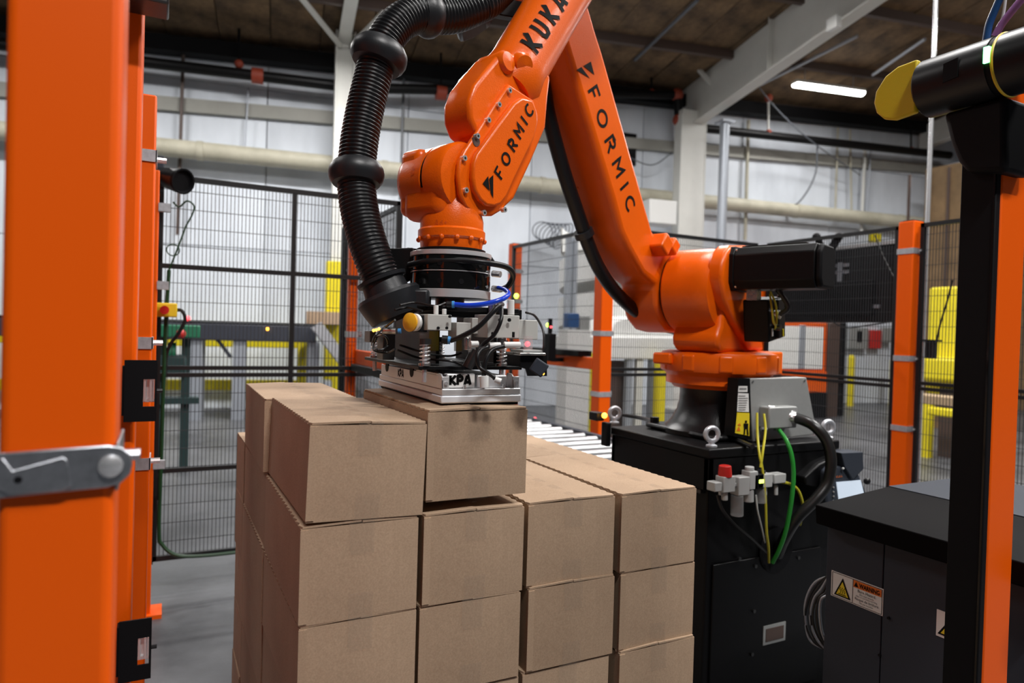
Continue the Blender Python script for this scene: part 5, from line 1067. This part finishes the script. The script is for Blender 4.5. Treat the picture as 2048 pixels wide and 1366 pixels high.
# coil of cables between pedestal and cabinet
o = thing('cable_coil', 'bundle of grey and black cables looped beside the charcoal cabinet', 'cable', at(1630, 1320, X=CX+.1))
for k in range(7):
    r = random.Random(k); x0 = 1612+k*5; wire('cable', [at(1665, 1150-k*4, X=CX+.06), at(x0+18, 1165+k*3, X=CX+.05), at(x0, 1200, X=CX+.04), at(x0-4+r.uniform(-4, 4), 1240, X=CX+.04), at(x0+8, 1280, X=CX+.05), at(x0+40, 1300+k*4, X=CX+.07)], .0038, 'grey_pole' if k % 3 == 0 else 'cable_black', None, par=o)
# ---- right light curtain post
RX = 1.55; ry1 = at(1912, 800, X=RX).y; ry0 = at(1985, 800, X=RX).y
gp5 = thing('light_curtain_post', 'orange post with a black light curtain face at the right edge', 'post', (RX+.05, (ry0+ry1)/2, 0))
MB().box(RX+.004, RX+.10, ry0, ry1-.004, .012, at(2005, 215, X=RX).z+.09).build('tube', 'orange_post', gp5, bevel=.004); MB().box(RX-.04, RX+.15, ry0-.04, ry0+.14, 0, .012).build('foot_plate', 'orange_post', gp5)
MB().box(RX-.012, RX+.005, ry0+.002, ry1, .05, at(1950, 230, X=RX).z).build('light_curtain', 'black_matte', gp5, bevel=.002)
MB().box(RX-.013, RX-.011, ry0+.004, ry0+.008, .08, at(1950, 240, X=RX).z).build('lens_strip', 'glossy_black', gp5)
# muting arm: black barrel with a yellow paddle end and a green lit window
ma = thing('muting_sensor_arm', 'black barrel sensor with a yellow paddle end and green light', 'sensor', at(1950, 200, X=RX))
ax = Vector((0, 1, 0)); AXX = RX-.02
pa = at(1853, 182, X=AXX); pb = at(2000, 133, X=AXX); rr = .064
pe = Vector((pa.x, pa.y, (pa.z+pb.z)/2)); yn = pb.y-.09
b = MB(); b.lathe([(rr*.9, 0), (rr, -.006), (rr, -(pa.y-pb.y)), (rr*1.0, -(pa.y-pb.y)-.002)], pe, ax, 40); b.build('barrel', 'black_plastic', ma)
b = MB(); b.lathe([(rr*.97, 0), (rr*.97, .012)], Vector((pe.x, pb.y-.014, pe.z)), ax, 40); b.build('neck', 'black_matte', ma)
b = MB(); b.lathe([(rr*1.0, 0), (rr*1.03, .002), (rr*1.03, .004), (rr*1.0, .006)], Vector((pe.x, pb.y-.02, pe.z)), ax, 40); b.build('yellow_ring', 'yellow', ma)
b = MB(); b.lathe([(rr*.7, -.12), (rr*.98, -.11), (rr*1.0, 0), (rr*.9, .002)], Vector((pe.x, pb.y-.02, pe.z)), ax, 40); b.build('rear_barrel', 'black_plastic', ma)
p = at(2010, 125, X=AXX-rr); b = MB(); b.box(pe.x-rr-.003, pe.x-rr+.01, pb.y-.013, pb.y-.003, pe.z-.006, pe.z+.026); b.build('green_window', 'led_green', ma)
pad = [(0, rr*.92), (.045, rr*.90), (.075, rr*.70), (.098, rr*.25), (.102, -rr*.15), (.094, -rr*.55), (.075, -rr*.85), (.05, -rr*.98), (0, -rr*.92)]
b = MB(); b.prism([(pe.x-rr*.70, pe.y+dy-.004, pe.z+dz) for dy, dz in pad], (.016, 0, 0)); b.build('yellow_paddle', 'yellow_arm', ma, bevel=.004, seg=3)
b = MB(); b.prism([(pe.x-rr*.99, y, z) for y, z in ((pe.y-.075, pe.z+.02), (pe.y-.105, pe.z+.024), (pe.y-.105, pe.z-.016), (pe.y-.075, pe.z-.02))], (-.002, 0, 0)); b.build('cover', 'black_matte', ma)
pj_ = at(1950, 262, X=RX); b = MB(); b.prism([at(x, y, X=RX-.035) for x, y in ((1884, 226), (2012, 190), (2012, 345), (1932, 345), (1915, 325), (1900, 290))], (.10, 0, 0)); b.build('mount_bracket', 'black_matte', ma, bevel=.012, seg=3)
for px, mt, r in (([(1972, 82), (1978, 50), (1992, 15), (2010, -25)], 'cable_blue', .0075), ([(1990, 72), (2006, 45), (2030, 15), (2055, -15)], 'cable_purple', .0075), ([(2000, 58), (2008, 20), (2013, -20)], 'cable_clear', .003)):
    wire('sensor_cable', [at(x, y, X=RX+.02) for x, y in px], r, mt, None, par=ma, n=12)
# ================================================================== background: conveyors, screen, machines
# roller conveyor feeding the cell
rc = thing('roller_conveyor', 'roller conveyor with bright rollers behind the pallet', 'conveyor', (2.2, 4.1, 0))
CZ2 = .80; cx0, cx1 = 1.45, 2.42
for x in (cx0, cx1): MB().box(x-.02, x+.02, 2.75, 6.2, CZ2-.10, CZ2+.03).build('side_rail', 'conv_dark', rc, bevel=.003)
rp_ = None
for k in range(24):
    y = 2.80+k*.14
    if rp_ is None: rp_ = MB().cyl((cx0+.02, y, CZ2), (cx1-.02, y, CZ2), .025, n=16).build('roller', 'roller', rc); bs = rp_.location.copy()
    else: c = clone(rp_, rc); c.location = bs+Vector((0, k*.14, 0))
MB().box(cx0, cx1, 2.76, 6.2, CZ2-.09, CZ2-.07).build('bed', 'black_matte', rc)
for y in (2.9, 4.4, 6.0):
    for x in (cx0, cx1): MB().box(x-.025, x+.025, y-.025, y+.025, 0, CZ2-.1).build('leg', 'grey_pole', rc)
for x, y in ((1164, 866), (1070, 838)): MB().sph(at(x, y, X=cx1+.02), .014, 8, 6).build('indicator_light', 'led_red', rc)
# elevated belt conveyor along the back wall
d_ = 1.25
ec_ = thing('belt_conveyor', 'dark elevated belt conveyor along the back wall seen through the left fence', 'conveyor', wallpt(0, 0, d_))
ua, za = atw(300, 644, d_); ub, zb = atw(632, 645, d_)
b = MB(); b.obox(wallpt((ua-2+ub)/2, 1.32, d_), WX*((ub-ua+2)/2), WN*.28, UP*.125); b.build('frame', 'conv_dark', ec_, bevel=.01)
b = MB(); b.obox(wallpt((ua-2+ub)/2, 1.46, d_), WX*((ub-ua+2)/2), WN*.25, UP*.02); b.build('belt', 'black_matte', ec_)
for x in (480, 626, 395):
    u, z = atw(x, 700, d_)
    for s in (-1, 1): b = MB(); b.obox(wallpt(u, .6, d_+s*.22), WX*.09, WN*.03, UP*.6); b.build('leg', 'grey_pole', ec_)
MB().sph(atwp(376, 637, d_+.3), .035, 10, 6).build('indicator_light', 'led_red', ec_); MB().sph(atwp(535, 658, d_+.32), .022, 10, 6).build('indicator_light', 'led_amber', ec_)
b = MB(); p = atwp(420, 660, d_); b.bar(atwp(428, 670, d_+.2), atwp(462, 715, d_+.2), .05); b.build('brace', 'conv_dark', ec_)
# carton riding on it
u, z = atw(648, 630, d_); b = MB(); b.obox(wallpt(u, 1.485+.10, d_), WX*.27, WN*.2, UP*.10); o = thing('far_carton', 'small cardboard carton riding on the far conveyor', 'box', wallpt(u, 1.485, d_)); b.build('body', 'cardboard', o, bevel=.004)
b = MB(); b.obox(wallpt(u, 1.687, d_), WX*.268, WN*.02, UP*.0015); b.build('tape', 'tape', o)
# slanting chute
ch = thing('slanting_chute', 'shiny slanting chute going down behind the left fence', 'chute', atwp(700, 800, 1.9))
p = atwp(632, 650, 1.9); q = atwp(745, 800, 1.9)
b = MB(); b.bar(p, q, .5, .04, upv=UP); b.build('chute_bed', 'conv_dark', ch)
for s in (.26, -.26): b = MB(); b.bar(p+WN*s, q+WN*s, .03, .16, upv=UP); b.build('side_rail', 'galv', ch)
for x in (655, 720): pp = atwp(x, 760, 1.9); b = MB(); b.obox(Vector((pp.x, pp.y, pp.z/2)), WX*.05, WN*.22, UP*pp.z/2*.98); b.build('leg', 'grey_pole', ch)
# yellow guard on the column, bollards and rails
yg = thing('column_guard', 'tall yellow guard round the white column', 'column guard', wallpt(2.78, 0, .97))
u0_, zt_g = atw(656, 522, .97); u1_, _z = atw(691, 522, .97)
b = MB(); b.obox(wallpt((u0_+u1_)/2-.02, zt_g/2, .99), WX*(u1_-u0_)/2, WN*.03, UP*zt_g/2); b.build('front', 'yellow_paint', yg, bevel=.01)
for u in (u0_, u1_-.04): b = MB(); b.obox(wallpt(u, zt_g/2, .84), WX*.02, WN*.13, UP*zt_g/2); b.build('side', 'yellow_paint', yg)
ubl, zbl = atw(610, 670, .7); o = thing('bollard', 'yellow bollard under the far belt conveyor', 'bollard', wallpt(ubl, 0, .7)); MB().cyl(wallpt(ubl, 0, .7), wallpt(ubl, 1.35, .7), .11, n=18).build('post', 'yellow_paint', o); MB().sph(wallpt(ubl, 1.35, .7), .11, 16, 8).build('cap', 'yellow_paint', o)
gl = thing('guard_rail', 'yellow double guard rail low along the back wall', 'guard rail', wallpt(0, 0, .5))
for py in (685, 770):
    u, z = atw(520, py, .5); b = MB(); b.obox(wallpt(-1.5, z, .5), WX*3.9, WN*.03, UP*.085); b.build('rail', 'yellow_paint', gl, bevel=.01)
for u in (-4.5, -2.5, -.6, 1.2, 2.3): b = MB(); b.obox(wallpt(u, .55, .45), WX*.05, WN*.03, UP*.55); b.build('post', 'yellow_paint', gl)
# small green machine behind the fence edge
o = thing('drive_unit', 'dark machine stand with green motor behind the fence edge', 'machine', at(360, 800, Y=7.5))
def at7(x, y, Y=7.5): return at(x, y, Y=Y)
b = MB(); p = at7(350, 662); b.obox(p, (.22, 0, 0), (0, .2, 0), (0, 0, .06)); b.build('table', 'green_motor', o, bevel=.01)
MB().cyl(at7(335, 705), at7(352, 705), .10, n=18).build('motor', 'green_motor', o); MB().sph(at7(362, 668, 7.25), .045, 10, 6).build('button', 'red', o)
for x in (372, 318): p = at7(x, 700); MB().box(p.x-.04, p.x+.04, 7.46, 7.54, 0, 1.36).build('leg', 'teal_dark', o)
b = MB(); p = at7(340, 730); b.obox(p, (.14, 0, 0), (0, .15, 0), (0, 0, .10)); b.build('gearbox', 'teal_dark', o, bevel=.02); p = at7(370, 800); MB().box(p.x-.3, p.x+.12, 7.4, 7.6, p.z-.03, p.z+.03).build('stretcher', 'teal_dark', o)
# white spiral chute
SY = 8.2; cpx = at(1205, 560, Y=SY); sc = thing('spiral_chute', 'white spiral chute behind the robot link', 'spiral chute', (cpx.x, SY, 0))
MB().cyl((cpx.x, SY, 0), (cpx.x, SY, 3.0), .13, n=20).build('core', 'white_paint', sc)
zs = at(1205, 690, Y=SY).z; N = 120; R0, R1 = .14, .60
b = MB(); vs = []; fs = []
for i in range(N+1):
    a = i/N*2*math.pi*3.2+1.2; z = zs-.35+i/N*1.75; d = Vector((math.cos(a), math.sin(a), 0)); c = Vector((cpx.x, SY, z))
    vs += [c+d*R0, c+d*R1-UP*.06, c+d*(R1+.015)+UP*.30, c+d*(R1+.035)+UP*.30, c+d*(R1+.02)-UP*.09, c+d*R0-UP*.04]
for i in range(N):
    for k in range(6): fs.append((i*6+k, i*6+(k+1) % 6, (i+1)*6+(k+1) % 6, (i+1)*6+k))
b.add(vs, fs); b.build('spiral_trough', 'white_plastic', sc)
for dx in (-.82, -.72): b = MB(); b.box(cpx.x+dx-.03, cpx.x+dx+.03, SY-.4, SY-.34, 0, 2.75); b.build('upright', 'grey_pole', sc)
# white curved infeed housing right of the spiral
o = thing('infeed_housing', 'white curved machine housing behind the robot shoulder', 'machine housing', at(1280, 760, Y=7))
P = [at(x, y, Y=7.0) for x, y in ((1215, 668), (1232, 640), (1270, 632), (1350, 640), (1400, 655), (1400, 690), (1215, 690))]
b = MB(); b.prism(P, (0, .6, 0)); b.build('hood', 'white_plastic', o, bevel=.03, seg=3)
P = [at(x, y, Y=6.9) for x, y in ((1160, 672), (1420, 675), (1420, 722), (1160, 716))]
b = MB(); b.prism(P, (0, .6, 0)); b.build('table', 'white_plastic', o, bevel=.02)
for x in (1258, 1278, 1306, 1145): p = at(x, 740, Y=6.95); MB().box(p.x-.045, p.x+.045, 6.93, 7.0, 0, at(x, 722, Y=6.95).z+.02).build('leg', 'grey_pole' if x != 1278 else 'white_paint', o)
p = at(1232, 780, Y=7.1); b = MB(); b.box(p.x-.12, p.x+.14, 7.1, 7.3, 0, at(1232, 722, Y=7.1).z); b.build('cabinet', 'brown_steel', o)
for x in (1192, 1320): o2 = thing('bollard', {1192: 'yellow topped post left of the tunnel post', 1320: 'yellow post left of the robot base'}[x], 'bollard', at(x, 800, Y=6.75)); p = at(x, 735, Y=6.75); MB().cyl((p.x, 6.75, 0), (p.x, 6.75, p.z+.12), .075, n=14).build('post', 'yellow_paint', o2); MB().sph((p.x, 6.75, p.z+.12), .075, 12, 6).build('cap', 'yellow_paint', o2)
p0 = at(1136, 626, Y=6.4); p1 = at(1158, 656, Y=6.4); o = thing('control_box', 'blue box on the infeed machine left of the tunnel post', 'control box', p0); MB().box(p0.x, p1.x, 6.4, 6.5, p1.z, p0.z).build('body', 'cable_blue', o, bevel=.01); MB().box(p1.x+.02, p1.x+.16, 6.42, 6.5, p1.z-.02, p0.z-.02).build('display', 'panel_grey', o, bevel=.01); MB().box(p0.x, p1.x+.16, 6.4, 6.6, 0, p1.z-.02).build('stand', 'white_plastic', o)
o = thing('light_barrier', 'black upright light barrier at the tunnel mouth', 'sensor', at(1099, 720, X=2.62)); p = at(1099, 695, X=2.62); MB().box(p.x-.03, p.x+.03, p.y-.05, p.y+.05, at(1099, 722, X=2.62).z, at(1099, 667, X=2.62).z).build('body', 'black_matte', o, bevel=.005); MB().sph(at(1096, 650, X=2.62), .016, 8, 6).build('lamp', 'led_lime', o); MB().sph(at(1101, 654, X=2.62), .013, 8, 6).build('lamp', 'led_red', o); MB().cyl((p.x, p.y, p.z), (p.x, p.y, p.z+.22), .016, n=10).build('stem', 'black_matte', o); MB().box(p.x+.02, 2.745, p.y-.015, p.y+.015, 1.235, 1.265).build('bracket', 'black_matte', o)
tag(MB().sph(at(1033, 592, X=2.785), .022, 10, 6).build('status_light', 'led_lime'), 'small bright green status light on the far orange post', 'light')
# wire coil on the wall
o = thing('wire_coil', 'coil of wires hung above the far fence', 'wire coil', atwp(1098, 470, .6))
for k in range(7):
    b = MB(); c = atwp(1085+k*6, 462+k*2, .6); b.tube([c+WX*(.20*math.cos(a))+UP*(.17*math.sin(a)+.03*k*math.cos(a))+WN*.02*k for a in [i*2*math.pi/20 for i in range(20)]], .011, 6, closed=True); b.build('loop', 'coil_wire', o)
# tunnel box machine seen left of gripper (white outfeed)
# ---- hanging screen (seen from the back) with bracket on the right fence
SX = 4.44; tv = thing('hanging_screen', 'black flat screen hung on the fence, seen from behind', 'screen', at(1675, 645, X=SX))
y0s = at(1790, 560, X=SX).y; y1s = at(1500, 560, X=SX).y; z0s = at(1790, 645, X=SX).z; z1s = at(1790, 487, X=SX).z
MB().box(SX, SX+.05, y0s, y1s, z0s, z1s).build('housing', 'black_plastic', tv, bevel=.012)
MB().box(SX-.03, SX, y0s+.15, y1s-.15, z0s+.04, z0s+.30).build('rear_bulge', 'black_matte', tv, bevel=.01)
for zz_ in (z1s-.12, z1s-.17): MB().box(SX-.012, SX-.002, y0s+.35, y0s+.75, zz_-.012, zz_+.012).build('mount_rail', 'grey_pole', tv)
for yy in (y0s+.55, y0s+.42): MB().box(SX-.02, SX-.004, yy-.02, yy+.02, z0s+.18, z1s-.10).build('mount_rail', 'grey_pole', tv)
MB().box(SX-.008, SX-.002, y0s+.1, y1s-.12, z0s+.10, z0s+.125).build('vent_strip', 'grey_pole', tv)
MB().box(SX-.01, SX+.055, y0s, y1s, z1s, z1s+.022).build('bezel_highlight', 'alu', tv)  # pale strip painting the silver highlight along the screen's top edge
for s in (-1, 1):
    p = at(1655+s*22, 474, X=SX-.09); q = at(1654, 512, X=SX-.04); MB().bar(p, q, .04).build('bracket_arm', 'black_matte', tv); MB().sph(p, .032, 10, 6).build('hook', 'black_matte', tv)
b = MB(); b.obox(at(1654, 545, X=SX-.03), (.02, 0, 0), (0, .03, 0), (0, 0, .12)); b.build('bracket_plate', 'black_matte', tv)
wire('screen_cable', [at(x, y, X=SX-.06) for x, y in ((1750, 470), (1765, 510), (1790, 560), (1806, 590))], .005, 'cable_black', 'thin black cable from the screen to the orange fence post')
wire('screen_cable', [at(x, y, X=SX-.02) for x, y in ((1660, 640), (1690, 655), (1740, 650), (1800, 640))], .005, 'cable_black', 'thin black cable sagging below the screen')
# ---- things beyond the right fence
def wbox(x0, y0, x1, y1, d, dep, mt, name, label=None, cat=None, par=None, bev=.01):
    u0, zt = atw(x0, y0, d); u1, _ = atw(x1, y0, d); _, zb = atw((x0+x1)/2, y1, d)
    b = MB(); b.obox(wallpt((u0+u1)/2, (zt+zb)/2, d-dep/2), WX*abs(u1-u0)/2, WN*dep/2, UP*abs(zt-zb)/2); o = b.build(name, mt, par, bevel=bev)
    if par is None: tag(o, label, cat)
    return o
o = thing('orange_booth', 'orange framed booth with a white window behind the robot', 'booth', atwp(1590, 800, 2.4))
wbox(1500, 640, 1655, 840, 2.3, .5, 'orange_dull', 'frame', par=o); wbox(1520, 650, 1648, 738, 2.32, .08, 'print_white', 'window', par=o); wbox(1600, 650, 1612, 738, 2.335, .08, 'grey_pole', 'mullion', par=o); wbox(1500, 742, 1655, 785, 2.34, .08, 'orange_dull', 'panel', par=o); wbox(1500, 785, 1655, 846, 2.35, .3, 'black_matte', 'plinth', par=o)
wbox(1658, 645, 1682, 836, 2.2, .3, 'brown_steel', 'brown_column', 'brown steel column beside the orange booth', 'column'); wbox(1683, 645, 1694, 836, 2.1, .25, 'black_matte', 'dark_column', 'narrow dark column between booth and white wall', 'column')
for x, y0_, y1_, lab in ((1703, 716, 808, 'yellow bollard under the grey electric box'), (1787, 722, 797, 'yellow bollard left of the clamped orange post')):
    u, zt = atw(x, y0_, .45); o = thing('bollard', lab, 'bollard', wallpt(u, 0, .45)); MB().cyl(wallpt(u, 0, .45), wallpt(u, zt, .45), .075, n=16).build('post', 'yellow_paint', o); MB().sph(wallpt(u, zt, .45), .075, 14, 6).build('cap', 'yellow_paint', o)
o = wbox(1700, 655, 1738, 698, .16, .12, 'panel_grey', 'electric_box', 'grey electric box on the wall beyond the right fence', 'electric box'); wbox(1716, 662, 1725, 684, .18, .02, 'black_matte', 'switch', par=o)
wbox(1742, 660, 1764, 697, .14, .10, 'red', 'fire_alarm_box', 'red fire box on the wall beyond the right fence', 'fire box'); wbox(1766, 655, 1786, 685, .14, .10, 'panel_grey', 'electric_box', 'small grey box right of the red fire box', 'electric box')
# yellow machine and brown stack at far right
o = thing('yellow_machine', 'yellow machine behind the right end of the fence', 'machine', at(1890, 800, X=9))
def y9(x, y, X=9.0): return at(x, y, X=X)
a = y9(1858, 575); b_ = y9(1925, 690); MB().box(9, 9.6, b_.y, a.y, 0.8, a.z).build('body', 'yellow_paint', o, bevel=.03); a = y9(1850, 730); MB().box(8.8, 9.6, b_.y-.1, a.y, a.z-.2, a.z+.12).build('skirt', 'yellow_paint', o, bevel=.05)
MB().box(9.0, 9.5, b_.y, a.y-.2, 0, .9).build('base', 'brown_steel', o); a = y9(1868, 840); MB().box(8.7, 8.8, a.y-.12, a.y+.06, 0, .72).build('leg', 'yellow_paint', o); a = y9(1862, 845, 8.6); MB().box(8.5, 8.62, a.y-.7, a.y, a.z+.1, a.z+.2).build('step', 'yellow_paint', o, bevel=.02)
a = y9(1855, 800, 7.6); MB().box(7.55, 7.9, a.y-.7, a.y+.35, a.z-.04, a.z+.05).build('board', 'wood', o)
a = y9(1848, 440, 12.0); b_ = y9(1930, 560, 12.0); o = thing('brown_stack', 'tall brown boarded rack behind the yellow machine', 'rack', (12.2, a.y-.5, 0)); MB().box(12, 12.6, b_.y-.4, a.y, 0, a.z+.9).build('body', 'brown_panel', o); 
for k in range(5): MB().box(11.97, 12.0, b_.y-.4+k*.35, b_.y-.36+k*.35, .2, a.z+.85).build('rib', 'brown_steel', o)
p = at(1862, 700, X=FX+.05); o = thing('fence_switch', 'grey switch box on the mesh right of the clamped post', 'switch box', p); b = MB(); b.obox(p, (.02, 0, 0), (0, .03, 0), (0, 0, .055)); b.build('box', 'dark_steel', o, bevel=.004); b = MB(); b.obox(p+UP*.06, (.028, 0, 0), (0, .05, 0), (0, 0, .006)); b.build('lid', 'black_plastic', o)
wire('fence_cable', [at(x, y, X=FX+.03) for x, y in ((1872, 690), (1880, 650), (1895, 600), (1905, 560))], .006, 'cable_black', 'black cable running up the mesh from the grey switch box')
wbox(1742, 466, 1763, 484, .08, .05, 'yellow_paint', 'yellow_sign', 'small yellow sign on the wall above the hanging screen', 'sign')
